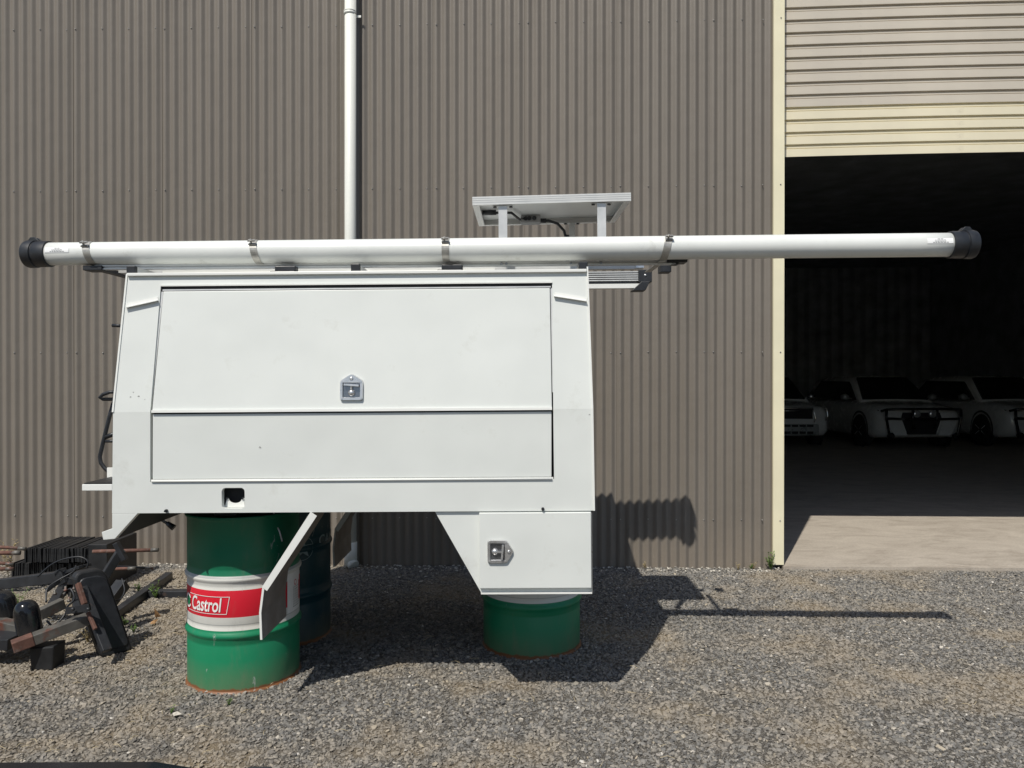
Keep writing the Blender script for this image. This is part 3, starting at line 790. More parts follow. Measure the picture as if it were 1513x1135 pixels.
# latches
def latch(M, parent):
    "paddle latch with pentagon plate, built in its own x-z frame, point up"
    hw, hb, ht, tip = .054, -.052, .040, .074
    pen = [(-hw, hb), (hw, hb), (hw, ht), (0, tip), (-hw, ht)]
    def rounded(pts, r):
        out = []; n = len(pts)
        for i in range(n):
            p = Vector(pts[i]); a = (Vector(pts[i - 1]) - p).normalized(); b = (Vector(pts[(i + 1) % n]) - p).normalized()
            for k in range(4):
                t = k / 3; out.append(p + a * r * (1 - t) ** 2 + b * r * t ** 2)
        return out
    o1 = rounded(pen, .012)
    ix0, ix1, iz0, iz1 = -.041, .041, -.039, .031
    n = len(o1)
    # inner loop sampled by angle onto the rectangle
    inn = []
    c = Vector((0, -.004))
    for p in o1:
        d = Vector(p) - c
        k = min(((ix1 if d.x > 0 else ix0) / d.x) if abs(d.x) > 1e-6 else 9, ((iz1 - c.y if d.y > 0 else iz0 - c.y) / d.y) if abs(d.y) > 1e-6 else 9)
        inn.append(c + d * k)
    mb = MB()
    V = lambda p, y: mb.bm.verts.new(M @ Vector((p[0], y, p[1])))
    A0 = [V(p, -.001) for p in o1]; A1 = [V(p * .965 if True else p, -.011) for p in [Vector(q) for q in o1]]
    B1 = [V(p, -.011) for p in inn]; B2 = [V(c + (Vector(p) - c) * .93, -.0012) for p in inn]
    for i in range(n):
        j = (i + 1) % n
        mb.face([A0[i], A0[j], A1[j], A1[i]]); mb.face([A1[i], A1[j], B1[j], B1[i]])
        f = mb.face([B1[i], B1[j], B2[j], B2[i]])
    mb.mi = 1; mb.face(B2)
    mb.mi = 0
    for x, z in ((-.044, -.043), (.044, -.043), (-.043, .034), (.043, .034)):
        mb.tube([M @ Vector((x, -.010, z)), M @ Vector((x, -.0135, z))], .0042, 8)
    for (x, z, r0, r1) in ((0, .050, .0085, .0035),):
        mb.lathe([(r0, 0), (r0, .003), (r1, .0045), (r1 * .5, .0035)], 14, M @ T((x, -.011, z)) @ Matrix.Rotation(R(90), 4, 'X'))
    pl = mb.build('latch_plate', [M_steel, M_steel_d], parent)
    mb = MB()
    mb.beam(M @ Vector((-.034, -.013, .022)), M @ Vector((.036, -.015, .016)), .009, .012, up=M.to_3x3() @ Vector((0, 1, 0)))
    mb.beam(M @ Vector((0, -.012, .018)), M @ Vector((0, -.008, -.012)), .009, .007, up=M.to_3x3() @ Vector((0, 1, 0)))
    mb.lathe([(.016, 0), (.016, .006), (.008, .013), (.003, .014)], 16, M @ T((0, -.001, -.016)) @ Matrix.Rotation(R(90), 4, 'X'))
    mb.build('latch_handle', M_steel, parent)
u, w = CU(520, 575.5)
latch(T((u, lean(w) - .003, w)) @ Matrix.Rotation(-math.atan(LEAN), 4, 'X') @ Matrix.Scale(1.0, 4), door)
# small toolbox under the tray
TB0 = CU(708, 757.5); TB1 = CU(873, 755.8); TBb = CU(790, 868.5)[1]; TBL = CU(790, 877)[1]
mb = MB()   # carcass
ca = CU(642, 757); cb = CU(711, 877); cr = CU(874.5, 877)
car = [(ca[0], wsk - .001), (cb[0], TBL), (cr[0], TBL), (cr[0], wsk - .001)]
mb.hexa([(u, .012, w) for u, w in car], [(u, .46, w) for u, w in car])
tb = mb.build('toolbox', M_white, can)
mb = MB(); mb.box((cb[0] - .001, -.004, TBL - .002), (cr[0] + .001, .011, TBL + .004)); mb.build('toolbox_sill', M_white2, can)
mb = MB(); mb.box((TB0[0], -.012, TBb), (TB1[0], .008, wsk - .006)); tdoor = mb.build('toolbox_door', M_white, can, bevel=.003)
mb = MB(); mb.box((TB1[0] + .002, -.004, TBL + .004), (TB1[0] + .005, .06, wsk - .01)); mb.build('hinge_strip', M_alu, can)
u, w = CU(736.5, 814)
latch(T((u, -.0125, w)) @ Matrix.Rotation(R(90), 4, 'Y') @ Matrix.Scale(.98, 4), tdoor)
# mudguards, near and far
def mudguard(v0, v1, flip):
    top0 = CU(459, 757.5); mid = CU(389, 869); lo1 = CU(384.5, 905); lo2 = CU(386, 945)
    path = [(top0[0] + .006, wsk - .002), mid, ((mid[0] * .4 + lo1[0] * .6), (mid[1] * .4 + lo1[1] * .6)), lo1, lo2]
    mb = MB()
    for (u0, w0), (u1, w1) in zip(path, path[1:]):
        mb.hexa([(u0, v0, w0), (u0 + .008, v0, w0), (u1 + .008, v0, w1), (u1, v0, w1)], [(u0, v1, w0), (u0 + .008, v1, w0), (u1 + .008, v1, w1), (u1, v1, w1)])
    g = mb.build('mudguard', M_flap, can)
    vf = v0 if not flip else v1
    s_ = -1 if not flip else 1
    mb = MB(); a = path[0]; b = path[1]
    d = (Vector(b) - Vector(a)).normalized(); nn = Vector((-d.y, d.x)) * .028
    if nn.x < 0: nn = -nn
    pts = [(a[0] - nn.x * .25, a[1] - nn.y * .25), (a[0] + nn.x, a[1] + nn.y), (b[0] + nn.x * .8, b[1] + nn.y * .8), (b[0] - nn.x * .25, b[1] - nn.y * .25)]
    mb.hexa([(u, vf + s_ * .001, w) for u, w in pts], [(u, vf + s_ * .006, w) for u, w in pts])
    for (u0, w0), (u1, w1) in zip(path[1:], path[2:]):
        mb.hexa([(u0 - .004, vf + s_ * .001, w0), (u0 + .006, vf + s_ * .001, w0), (u1 + .006, vf + s_ * .001, w1), (u1 - .004, vf + s_ * .001, w1)],
                [(u0 - .004, vf + s_ * .006, w0), (u0 + .006, vf + s_ * .006, w0), (u1 + .006, vf + s_ * .006, w1), (u1 - .004, vf + s_ * .006, w1)])
    mb.build('mudguard_edge', M_white2, g)
mudguard(.002, .35, False); mudguard(1.36, 1.83, False)
mb = MB(); mb.tube([loc(CM, 404, 752, .31), loc(CM, 406, 772, .31), loc(CM, 413, 785, .31), loc(CM, 417, 800, .31)], .004, 6); mb.build('stay', M_alu_d, can)
# rear ledge at the left end
lg0 = CU(121, 716); lg1 = CU(166, 725)
mb = MB(); mb.box((lg0[0], 0, lg1[1]), (lg1[0] - .001, .24, lg0[1])); ledge = mb.build('end_ledge', M_white2, can, bevel=.002)
mb = MB(); mb.box((lg0[0] + .006, .006, lg0[1] + .001), (lg1[0] - .002, .235, lg0[1] + .006)); mb.build('ledge_mat', M_rubber, ledge)
mb = MB(); a = CU(164, 700, .25); mb.box((a[0] - .02, .25, a[1] - .03), (a[0] + .01, .262, a[1] + .03)); mb.build('ledge_bracket', M_white2, can)
# black hand rail and end frame behind the left edge
def CP(px, py, v): p = loc(CM, px, py, v); return (p.x, p.y, p.z)
mb = MB()
mb.tube([CP(172, 579, .45), CP(162, 579.5, .45), CP(152, 583, .45), CP(147.5, 587.5, .45), CP(152, 590, .46), CP(172, 590, .48)], .0095, 10)
mb.tube([CP(168, 594, .5), CP(162, 615, .5), CP(152, 655, .5), CP(147.5, 675, .5), CP(149, 684, .5), CP(154, 691, .5), CP(164, 700, .5), CP(172, 705, .5)], .0105, 10)
mb.tube([CP(156, 646, .5), CP(172, 640, .5)], .012, 8); mb.tube([CP(156, 652, .5), CP(172, 652, .5)], .008, 8)
mb.tube([CP(166, 481, .5), CP(182, 481.5, .5)], .009, 8)
mb.build('hand_rail', M_black, can)
# hanging strap under the skirt
mb = MB(); mb.tube([CP(228, 752, .5), CP(238, 768, .5), CP(248, 774, .5)], .008, 8); mb.tube([CP(247, 773, .5), CP(257, 780, .5)], .016, 8, rs=[.012, .018]); mb.build('hanging_strap', M_black, can)
# small chips in the paint
mb = MB()
for px, py, s_ in ((197, 579.5, .003), (193, 586.5, .004), (205, 585.5, .005), (214, 590, .002), (871, 612.5, .004), (384, 660.5, .004), (828, 826, .004)):
    u, w = CU(px, py); mb.hexa([(u - s_, lean(w) - .0012, w - s_ * .4), (u + s_, lean(w) - .0012, w - s_ * .6), (u + s_ * .6, lean(w) - .0012, w + s_ * .5), (u - s_ * .7, lean(w) - .0012, w + s_ * .4)],
                               [(u - s_, lean(w) - .0002, w - s_ * .4), (u + s_, lean(w) - .0002, w - s_ * .6), (u + s_ * .6, lean(w) - .0002, w + s_ * .5), (u - s_ * .7, lean(w) - .0002, w + s_ * .4)])
mb.build('paint_chip', mat('chip_grey', (.3, .3, .28), .6), can)

# ------------------------------------------------------------ roof rack (own frame: same as canopy)
rack = empty('roof_rack', 'grey aluminium flat roof rack with black end caps on the canopy roof', 'roof rack', CM)
RV0, RV1 = .165, 1.36
def PP(px, py, v): return Vector(CP(px, py, v))
a = PP(140, 397.5, RV0); b = PP(998, 389.0, RV0)
zr = (a.z + b.z) / 2
mb = MB()
mb.box((a.x, RV0, zr - .004), (b.x, RV0 + .03, zr + .003)); mb.box((a.x, RV0 + .008, zr + .003), (b.x, RV0 + .03, zr + .010)); mb.box((a.x, RV0, zr + .010), (b.x, RV0 + .03, zr + .018))
M_altop = M_alu_d
mb.build('side_rail', M_alu_d, rack)
mb = MB(); mb.box((a.x, RV1 - .03, zr), (TOPR[0] - .06, RV1, zr + .018)); mb.build('side_rail', M_alu_d, rack)
for k in range(5):
    v = RV0 + .16 + k * .2
    mb = MB(); mb.box((a.x + .03, v, zr + .003), (TOPR[0] - .06, v + .07, zr + .016)); mb.build('deck_slat', M_alu_d, rack)
def rbox(name, px0, px1, py0, py1, v0, v1, m_, bev=.003):
    p = PP(px0, py1, v0); q = PP(px1, py0, v0); mb = MB(); mb.box((p.x, v0, p.z), (q.x, v1, q.z)); return mb.build(name, m_, rack, bevel=bev)
rbox('end_cap', 122, 150, 392, 399.5, RV0 - .01, RV0 + .07, M_black)
rbox('end_cap', 986, 1016, 380.5, 387.5, RV0 - .01, RV0 + .07, M_black)
rbox('end_cap', 992, 1003, 387.6, 391, RV0 + .0, RV0 + .05, M_black)
rbox('end_cap', 976, 992, 391.5, 402, .62, .70, M_black)
mb = MB(); mb.box((a.x - .02, RV0 + .071, zr - .004), (a.x + .015, RV1 - .04, zr + .016)); mb.build('end_bar', M_blksteel, rack)
# crossbars
for px in (198, 527, 861):
    p = PP(px, 399, .09); q = .085
    mb = MB(); mb.box((p.x - .017, q, wtop + .0065), (p.x + .017, CW - .2, zr - .006)); cb_ = mb.build('cross_bar', M_alu_d, rack)
    mb = MB(); mb.box((p.x - .021, q - .026, wtop + .004), (p.x + .021, q - .001, zr - .004)); mb.build('end_cap', M_black, cb_, bevel=.003)
for px in (419, 665):
    p = PP(px, 400, .12); mb = MB(); mb.box((p.x - .06, .10, wtop + .0065), (p.x + .06, .17, wtop + .018)); mb.box((p.x - .04, .11, wtop + .018), (p.x + .06, .16, zr - .003)); mb.build('rack_foot', M_black, rack, bevel=.004)
for px in (741, 809.5 + 34, 888, 748):
    p = PP(px, 388, RV0); mb = MB(); mb.tube([(p.x, RV0 - .001, zr + .006), (p.x, RV0 - .008, zr + .006)], .006, 8); mb.build('rail_bolt', M_steel_d, rack)
# white and silver rails lying on the roof
def zat(py, v, px=600): return PP(px, py, v).z
p0 = PP(240, 400, .3); p1 = PP(731, 397, .3)
mb = MB(); mb.box((p0.x, .30, wtop + .007), (p1.x, .33, zat(397, .3))); mb.build('roof_channel', M_white2, rack)
p0 = PP(733, 392, .62); p1 = PP(950, 392, .62)
mb = MB(); mb.box((p0.x, .62, zat(398, .62, 840)), (p1.x, .66, zat(389, .62, 840))); mb.build('roof_channel', M_alu_d, rack)
mb = MB(); mb.box((p1.x - .04, .61, zat(397, .62, 840)), (p1.x + .004, .619, zat(389.5, .62, 840)))
mb.build('end_plate', M_alu, rack)

# ------------------------------------------------------------ awning along the far side
AV = 1.50
aw = empty('folded_awning', 'silver ribbed awning case with black end caps jutting right behind canopy', 'awning', CM)
q1 = PP(943, 410, AV); z1 = PP(905, 400.5, AV).z; z0 = PP(905, 416, AV).z
xL = PP(880, 400, AV).x - 1.7
mb = MB()
nr = 5; hh = (z1 - z0) / nr
for i in range(nr):
    mb.box((xL, AV, z0 + i * hh + .004), (q1.x, AV + .11, z0 + (i + 1) * hh - .003))
mb.build('awning_case', M_alu_d, aw)
mb = MB(); mb.box((xL + .002, AV + .012, z0 - .03), (q1.x - .003, AV + .108, z1 - .004)); mb.build('groove_shade_fill', M_blksteel, aw)  # added dark box: groove shade as colour, closes the gap in the shadow
z2 = PP(905, 420, AV).z; z3 = PP(905, 426.5, AV).z
q2 = PP(946, 410, AV)
mb = MB(); mb.box((xL, AV - .02, z3), (q2.x, AV + .04, z2)); mb.build('mount_rail', M_white2, aw)
q3 = PP(963, 410, AV); z4 = PP(905, 417.5, AV).z; z5 = PP(905, 399, AV).z
mb = MB(); mb.box((q1.x + .001, AV - .008, z4), (q3.x, AV + .118, z5)); mb.build('end_cap', M_black, aw, bevel=.004)
mb = MB(); qa = PP(932, 428, AV); mb.hexa([(q2.x + .001, AV - .05, z4 - .001), (q3.x - .02, AV - .05, z4 - .001), (q3.x - .05, AV - .05, z3 - .02), (qa.x, AV - .05, z3 - .02)],
                                         [(q2.x + .001, AV + .05, z4 - .001), (q3.x - .02, AV + .05, z4 - .001), (q3.x - .05, AV + .05, z3 - .02), (qa.x, AV + .05, z3 - .02)])
mb.build('end_bracket', M_black, aw, bevel=.003)
mb = MB(); mb.lathe([(.008, 0), (.008, .004), (.004, .006)], 12, T(((q1.x + q3.x) / 2, AV - .008, (z4 + z5) / 2 + .004)) @ Matrix.Rotation(R(90), 4, 'X')); mb.build('cap_screw', M_steel, aw)

M_clamp = mat('clamp_metal', (.42, .41, .38), .42, .55, var=.2, scale=40)
# ------------------------------------------------------------ storage tube
tl = W(66, 375.6, 3.66); tr = W(1411, 361.8, 3.50); tube_r = .0555
ax = (tr - tl); tl_len = ax.length; axn = ax.normalized()
TM = T(tl) @ Matrix((axn, Vector((0, 0, 1)).cross(axn).normalized(), axn.cross(Vector((0, 0, 1)).cross(axn).normalized()))).transposed().to_4x4()
tube = empty('storage_tube', 'long white plastic pipe with black screw caps strapped along the canopy roof', 'pipe', TM)
mb = MB(); ns = 24
mb.tube([(tl_len * i / ns, 0, 0.0) for i in range(ns + 1)], tube_r, 48); mb.build('pipe', M_pvc, tube)
def cap(x, s_):
    mb = MB()
    prof = [(tube_r + .003, -.03), (tube_r + .0075, -.028), (tube_r + .0085, .030), (tube_r + .006, .034), (tube_r + .006, .038), (tube_r + .011, .040), (tube_r + .012, .075), (tube_r + .008, .085), (tube_r - .006, .09), (.01, .091)]
    Mx = T((x, 0, 0)) @ Matrix.Rotation(R(90) * s_, 4, 'Y')
    mb.lathe(prof, 40, Mx)
    c = mb.build('screw_cap', M_black, tube)
    e = c.modifiers.new('es', 'EDGE_SPLIT'); e.split_angle = R(40)
    mb = MB()   # hasp lugs
    for y in (-.022, .006):
        pts = [(x + s_ * .012, tube_r + .004), (x + s_ * .072, tube_r + .006), (x + s_ * .058, tube_r + .024), (x + s_ * .036, tube_r + .026)]
        mb.hexa([(px_, y, z) for px_, z in pts], [(px_, y + .008, z) for px_, z in pts])
    mb.build('hasp', M_black, tube, bevel=.002)
cap(0, -1); cap(tl_len, 1)
def tx(px, py=370):
    d = ray(px, py); # closest x along tube for this pixel column
    o = Vector((0, 0, HC)); n_ = Vector((d.y, -d.x, 0)); t = (o - tl).dot(n_) / axn.dot(n_); return t
for px, tilt in ((134, .012), (378, .01), (660, 0.0), (987, -.012)):
    x = tx(px); mb = MB(); w_ = .017; rr = tube_r + .0015
    n_ = 40; A = []; B = []; 
    for i in range(n_):
        a = 2 * PI * i / n_; sh = tilt * (1 - math.sin(a))
        A.append([mb.bm.verts.new((x - w_ + sh, -rr * math.cos(a), rr * math.sin(a))), mb.bm.verts.new((x + w_ + sh, -rr * math.cos(a), rr * math.sin(a))),
                  mb.bm.verts.new((x + w_ + sh, -(rr + .0018) * math.cos(a), (rr + .0018) * math.sin(a))), mb.bm.verts.new((x - w_ + sh, -(rr + .0018) * math.cos(a), (rr + .0018) * math.sin(a)))])
    for i in range(n_):
        a, b = A[i], A[(i + 1) % n_]
        for k in range(4): mb.face([a[k], a[(k + 1) % 4], b[(k + 1) % 4], b[k]])
    cl = mb.build('pipe_clamp', M_clamp, tube)
    mb = MB(); a = R(33)
    cy, cz = -(rr + .009) * math.cos(a), (rr + .009) * math.sin(a)
    Mt = T((x + tilt * .3, cy, cz)) @ Matrix.Rotation(-(R(90) - a) , 4, 'X')
    mb.box((-.017, -.014, -.010), (.017, -.008, .006), Mt); mb.box((-.017, .004, -.010), (.017, .010, .006), Mt)
    mb.tube([Mt @ Vector((-.004, -.018, -.001)), Mt @ Vector((-.004, .012, -.001))], .005, 8)
    mb.build('clamp_bolt', M_clamp, cl)
    if px in (134, 987):
        e = TM.inverted() @ (W(957, 402, 4.0) if px == 987 else W(160, 396, 4.1)); mb = MB()
        mb.beam((x + tilt * 2, .01, -tube_r - .006), e, .03, .004); mb.build('clamp_strap', M_clamp, cl)
# printed stickers
M_stick = mat('sticker', (.83, .84, .84), .4, var=.02)
def sticker(px0, px1):
    x0, x1 = tx(px0), tx(px1); vs = []; fs = []; n_ = 6
    a0, a1 = R(-3), R(23)
    for i in range(n_ + 1):
        a = a0 + (a1 - a0) * i / n_; r_ = tube_r + .0016
        vs += [(x0, -r_ * math.cos(a), r_ * math.sin(a)), (x1, -r_ * math.cos(a), r_ * math.sin(a))]
    for i in range(n_): fs.append((2 * i, 2 * i + 1, 2 * i + 3, 2 * i + 2))
    me = bpy.data.meshes.new('sticker'); me.from_pydata(vs, [], fs); st_ = link('sticker', me, M_stick, tube)
    vs = []; fs = []; rnd = random.Random(2)
    xm = (x0 + x1) / 2; wd = (x1 - x0)
    for row, (ww, thk) in enumerate(((.20, .0022), (.42, .0018), (.40, .0018), (.56, .0026))):
        a = a1 - R(5) - row * R(5.6); x = xm - wd * ww / 2
        while x < xm + wd * ww / 2:
            l = rnd.uniform(.004, .012); r_ = tube_r + .0024; b_ = len(vs); da = thk / tube_r
            vs += [(x, -r_ * math.cos(a), r_ * math.sin(a)), (x + l, -r_ * math.cos(a), r_ * math.sin(a)), (x + l, -r_ * math.cos(a + da), r_ * math.sin(a + da)), (x, -r_ * math.cos(a + da), r_ * math.sin(a + da))]
            fs.append((b_, b_ + 1, b_ + 2, b_ + 3)); x += l + .0028
    me = bpy.data.meshes.new('fine_print'); me.from_pydata(vs, [], fs); link('fine_print', me, M_dgy, st_)
sticker(77, 112); sticker(1361, 1399)

# ------------------------------------------------------------ solar panel
sp_ = empty('solar_panel', 'small aluminium framed solar panel on upright brackets above the canopy roof', 'solar panel', CM)
ppl = PP(698, 303, .23); ppr = PP(932.5, 297, .23)
zb = (ppl.z + ppr.z) / 2; zt = zb + .040
PV0, PV1 = .23, .85; 
xa, xb = ppl.x, ppr.x
TP = T((xa, PV0, zb - .0065)) @ Matrix.Rotation(R(-1.0), 4, 'Y') @ Matrix.Rotation(R(2.2), 4, 'X')
PW, PD = xb - xa, PV1 - PV0
mb = MB()
fw = .033
mb.box((0, 0, 0), (PW, .004, .040), TP); mb.box((0, PD - .004, 0), (PW, PD, .040), TP)
mb.box((0, .0041, 0), (.004, PD - .0041, .040), TP); mb.box((PW - .004, .0041, 0), (PW, PD - .0041, .040), TP)
mb.box((.0041, .0041, 0), (PW - .0041, fw, .003), TP); mb.box((.0041, PD - fw, 0), (PW - .0041, PD - .0041, .003), TP)
mb.box((.0041, fw + .0001, 0), (fw, PD - fw - .0001, .003), TP); mb.box((PW - fw, fw + .0001, 0), (PW - .0041, PD - fw - .0001, .003), TP)
for z in (.012, .022, .032): mb.box((0, -.0012, z), (PW, -.0002, z + .003), TP)
M_frame = mat('panel_frame', (.74, .74, .72), .42, .35, var=.04, scale=8)
mb.build('panel_frame', M_frame, sp_)
m, t, p = nt('panel_back_sheet'); tc = N(t, 'ShaderNodeTexCoord'); br = N(t, 'ShaderNodeTexBrick'); br.offset = 0
br.inputs['Scale'].default_value = 1; br.inputs['Brick Width'].default_value = .125; br.inputs['Row Height'].default_value = .125; br.inputs['Mortar Size'].default_value = .003
br.inputs['Color1'].default_value = (.74, .75, .74, 1); br.inputs['Color2'].default_value = (.70, .71, .70, 1); br.inputs['Mortar'].default_value = (.72, .73, .72, 1)
t.links.new(tc.outputs['Object'], br.inputs[0]); t.links.new(br.outputs[0], p.inputs['Base Color']); p.inputs['Roughness'].default_value = .4
mb = MB(); mb.box((.0045, .0045, .031), (PW - .0045, PD - .0045, .035), TP); mb.build('back_sheet', m, sp_)
mb = MB(); mb.box((.0045, .0045, .0355), (PW - .0045, PD - .0045, .038), TP); mb.build('cell_glass', mat('cell_glass', (.01, .013, .03), .08), sp_)
def tq(px, py, z=0.0):
    "panel-local point seen at a pixel on the panel plane offset z"
    Mw = CM @ TP @ T((0, 0, z)); Mi = Mw.inverted(); o = Mi @ Vector((0, 0, HC)); d = Mi.to_3x3() @ ray(px, py); q = o + d * (-o.z / d.z); return q
q = tq(784, 321, .02); jx = q.x; jy = min(q.y, PD - .12)
mb = MB(); mb.box((jx - .055, jy - .02, -.012), (jx + .055, jy + .07, .030), TP); mb.build('junction_box', mat('junction_box', (.30, .30, .30), .6), sp_, bevel=.005)
mb = MB()
for dx in (-.028, -.008, .02): mb.tube([TP @ Vector((jx + dx, jy - .02, .010)), TP @ Vector((jx + dx, jy - .03, .010))], .012, 10)
mb.build('cable_gland', M_black, sp_)
q = tq(742, 312, .02)
mb = MB(); mb.tube([TP @ Vector(v) for v in ((.05, q.y, .012), (.11, q.y, .012), (.19, q.y, .010), (jx - .06, jy - .01, .006), (jx - .03, jy - .03, .010))], .007, 8)
mb.tube([TP @ Vector((.035, q.y, .014)), TP @ Vector((.11, q.y, .014))], .014, 8)
mb.tube([TP @ Vector(v) for v in ((jx + .03, jy + .0, .0), (jx + .10, jy, -.002), (jx + .15, jy, -.02), (jx + .185, jy, -.06), (jx + .20, jy, -.12), (jx + .20, jy, -.26))], .008, 8)
mb.tube([TP @ Vector((jx + .055, jy, .0)), TP @ Vector((jx + .085, jy, -.002))], .013, 8)
mb.tube([TP @ Vector((jx + .2, jy, -.085)), TP @ Vector((jx + .2, jy, -.14))], .014, 8)
mb.build('cable', M_black, sp_)
mb = MB(); q0 = tq(768, 309, .03); q1_ = tq(809, 309, .03); mb.box((q0.x, .10, .0298), (q1_.x, .17, .0305), TP); rl = mb.build('rating_label', mat('rating_label', (.42, .42, .42), .5, var=.3, scale=60), sp_)
# brackets
def bracket(px, v, w_=.0215, z_lo=None):
    p = PP(px, 320, v); zlo = zr + .027
    ytop = zb - .0085 + (v - PV0) * math.tan(R(2.2)) + (p.x - xa) * math.tan(R(1.0))
    mb = MB(); mb.box((p.x - w_, v, zlo), (p.x + w_, v + .005, ytop - .002))
    mb.box((p.x - w_, v + .0052, ytop - .006), (p.x + w_, v + .04, ytop - .002)); mb.box((p.x - w_ - .03, v + .006, ytop - .0018), (p.x + w_ + .03, v + .03, ytop + .0)); mb.box((p.x - w_, v - .03, zlo), (p.x + w_, v - .0002, zlo + .005))
    b_ = mb.build('mount_bracket', M_alu_d, sp_)
    mb = MB()
    for s_ in (-1, 1): mb.lathe([(.009, 0), (.009, .004), (.004, .007)], 10, T((p.x + s_ * (w_ + .018), v + .018, ytop - .008)) )
    mb.build('bracket_bolt', M_black, b_)
bracket(743, .245); bracket(889, .245); bracket(845, .79, .017)

# ------------------------------------------------------------ junk heap at the left
def beamthing(name, label, cat, parts, group=None):
    "parts: list of (part name, material, [(p, q, w, h)])"
    base = parts[0][2][0][0]
    o = empty(name, label, cat, T((base[0], base[1], 0)), group)
    for pn, m_, beams in parts:
        mb = MB()
        for p, q, w_, h_ in beams:
            mb.beam(Vector(p) - Vector((base[0], base[1], 0)), Vector(q) - Vector((base[0], base[1], 0)), w_, h_)
        mb.build(pn, m_, o, bevel=.004)
    return o
# black slabs, two layers
slabbase = W(85, 850, 5.55); 
stack = empty('slab_stack', 'two layered row of upright thin black slabs stacked by the wall at far left', 'slab stack', T((slabbase.x, 5.55, 0)))
bm_ = MB(); bm_.box((-.0055, 0, 0), (.0055, .42, .145)); so_ = bm_.build('slab', M_rubber, None, bevel=.0015); sme = so_.data; bpy.data.objects.remove(so_)
def slabs(px0, px1, ybot, ytop, D, step):
    z0 = W(px0, ybot, D).z; z1 = W(px0, ytop, D).z; x0 = W(px0, ybot, D).x; x1 = W(px1, ybot, D).x
    x = x0
    while x < x1:
        o = bpy.data.objects.new('slab', sme); COL.objects.link(o); o.parent = stack
        o.location = (x - slabbase.x, D - 5.55 + random.uniform(-.012, .012), max(z0, .002)); o.scale = (1, 1, (z1 - max(z0, .002)) / .145 * random.uniform(.96, 1.02)); o.rotation_euler = (0, R(random.uniform(-3, 3)), R(random.uniform(-1.5, 1.5)))
        bv = None
        x += step
zmid = W(80, 831, 5.55).z
slabs(17, 128, 856, 832, 5.55, .0145); slabs(38, 128, 831, 810, 5.50, .0145)
# wider slab block on the right side of the stack
mb = MB(); p0 = W(129, 850, 5.5); p1 = W(157, 805, 5.5); mb.box((p0.x - slabbase.x, -.04, 0.0), (p1.x - slabbase.x, .40, p1.z)); mb.build('end_block', M_rubber, stack, bevel=.004)
# rusty rods
def rod(pts, r, label, m_=M_rust):
    o = empty('steel_rod', label, 'rod', T(pts[0]), 'rusty rods across the black slabs')
    mb = MB(); b0 = Vector(pts[0]); mb.tube([Vector(p) - b0 for p in pts], r, 10); mb.build('rod', m_, o)
    e = Vector(pts[-1]) - b0; d = (e - (Vector(pts[-2]) - b0)).normalized()
    mb = MB(); mb.tube([e - d * .05, e + d * .001], r + .0015, 10); mb.build('rod_tip', M_gsteel, o)
rod([W(-60, 806, 5.35), W(0, 808.5, 5.37), W(38, 811, 5.4)], .012, 'upper rusty rod leaving the left side of the black slab stack')
rod([W(-60, 814, 5.3), W(0, 817, 5.32), W(30, 817, 5.35)], .015, 'second rusty rod from the top at the left side of the slab stack')
rod([W(-60, 829, 5.3), W(0, 832, 5.32), W(20, 834, 5.35)], .012, 'thin rusty rod third from the top at the left of the slab stack')
rod([W(-60, 840, 5.3), W(0, 840.5, 5.32), W(20, 840.5, 5.35)], .014, 'lowest rusty rod at the left of the slab stack')
rod([W(137, 815, 5.3), W(180, 814, 5.32), W(234, 812.5, 5.35)], .013, 'long rusty rod with grey tip sticking out right of the slab stack')
rod([W(170, 840.5, 5.3), W(200, 840, 5.32)], .011, 'short rusty rod low behind the upright black post')
rod([W(165, 837, 5.4), W(226, 839.5, 5.45)], .009, 'thin dark rod low at the right of the slab stack', M_blksteel)

beamthing('tow_frame', 'long black box section beam lying across the scrap heap at far left', 'steel frame',
    [('beam', M_blksteel, [(W(-40, 868, 4.75), W(122, 848, 4.55), .06, .065)]), ('end_plate', M_blksteel, [(W(98, 846, 4.5), W(126, 836, 4.45), .09, .02), (W(88, 842, 4.46), W(97, 862, 4.45), .05, .05)]),
     ('cross_piece', M_blksteel, [(W(100, 858, 4.6), W(78, 895, 4.3), .05, .05), (W(110, 862, 4.6), W(116, 905, 4.3), .05, .04)])])
beamthing('box_tube', 'short grey steel box tube with rusty end lying lowest in the scrap heap', 'steel tube',
    [('tube', M_gsteel, [(W(50, 944, 3.95), W(130, 914, 4.1), .075, .055)]), ('rusty_end', M_rust, [(W(18, 956, 3.89), W(49.6, 944.2, 3.948), .076, .056)])])
beamthing('box_tube', 'small grey box tube with bolt hole behind the domed black cylinder', 'steel tube',
    [('tube', M_gsteel, [(W(58, 908, 4.2), W(94, 891, 4.3), .05, .06)])])
beamthing('box_tube', 'worn grey beam running down out of the left picture edge', 'steel tube',
    [('tube', M_gsteel, [(W(-30, 918, 4.2), W(50, 938, 4.12), .07, .085)])])
beamthing('box_tube', 'flat black plate beam under the worn grey beam at left edge', 'steel tube',
    [('tube', M_blksteel, [(W(-40, 945, 4.05), W(24, 947, 4.05), .14, .06)])])
beamthing('angle_post', 'black angled post with flange leaning up out of the scrap heap', 'steel post',
    [('post', M_blksteel, [(W(152, 856, 4.62), W(180, 812, 4.68), .055, .05)]), ('flange', M_blksteel, [(W(171, 802, 4.66), W(185, 828, 4.66), .04, .03)]),
     ('foot', M_blksteel, [(W(160, 892, 4.5), W(182, 862, 4.62), .07, .07)])])
beamthing('steel_channel', 'long black steel channel lying on the gravel towards the drum', 'steel channel',
    [('channel', M_blksteel, [(G(165, 912, .03), G(250, 851, .03), .055, .06)])])
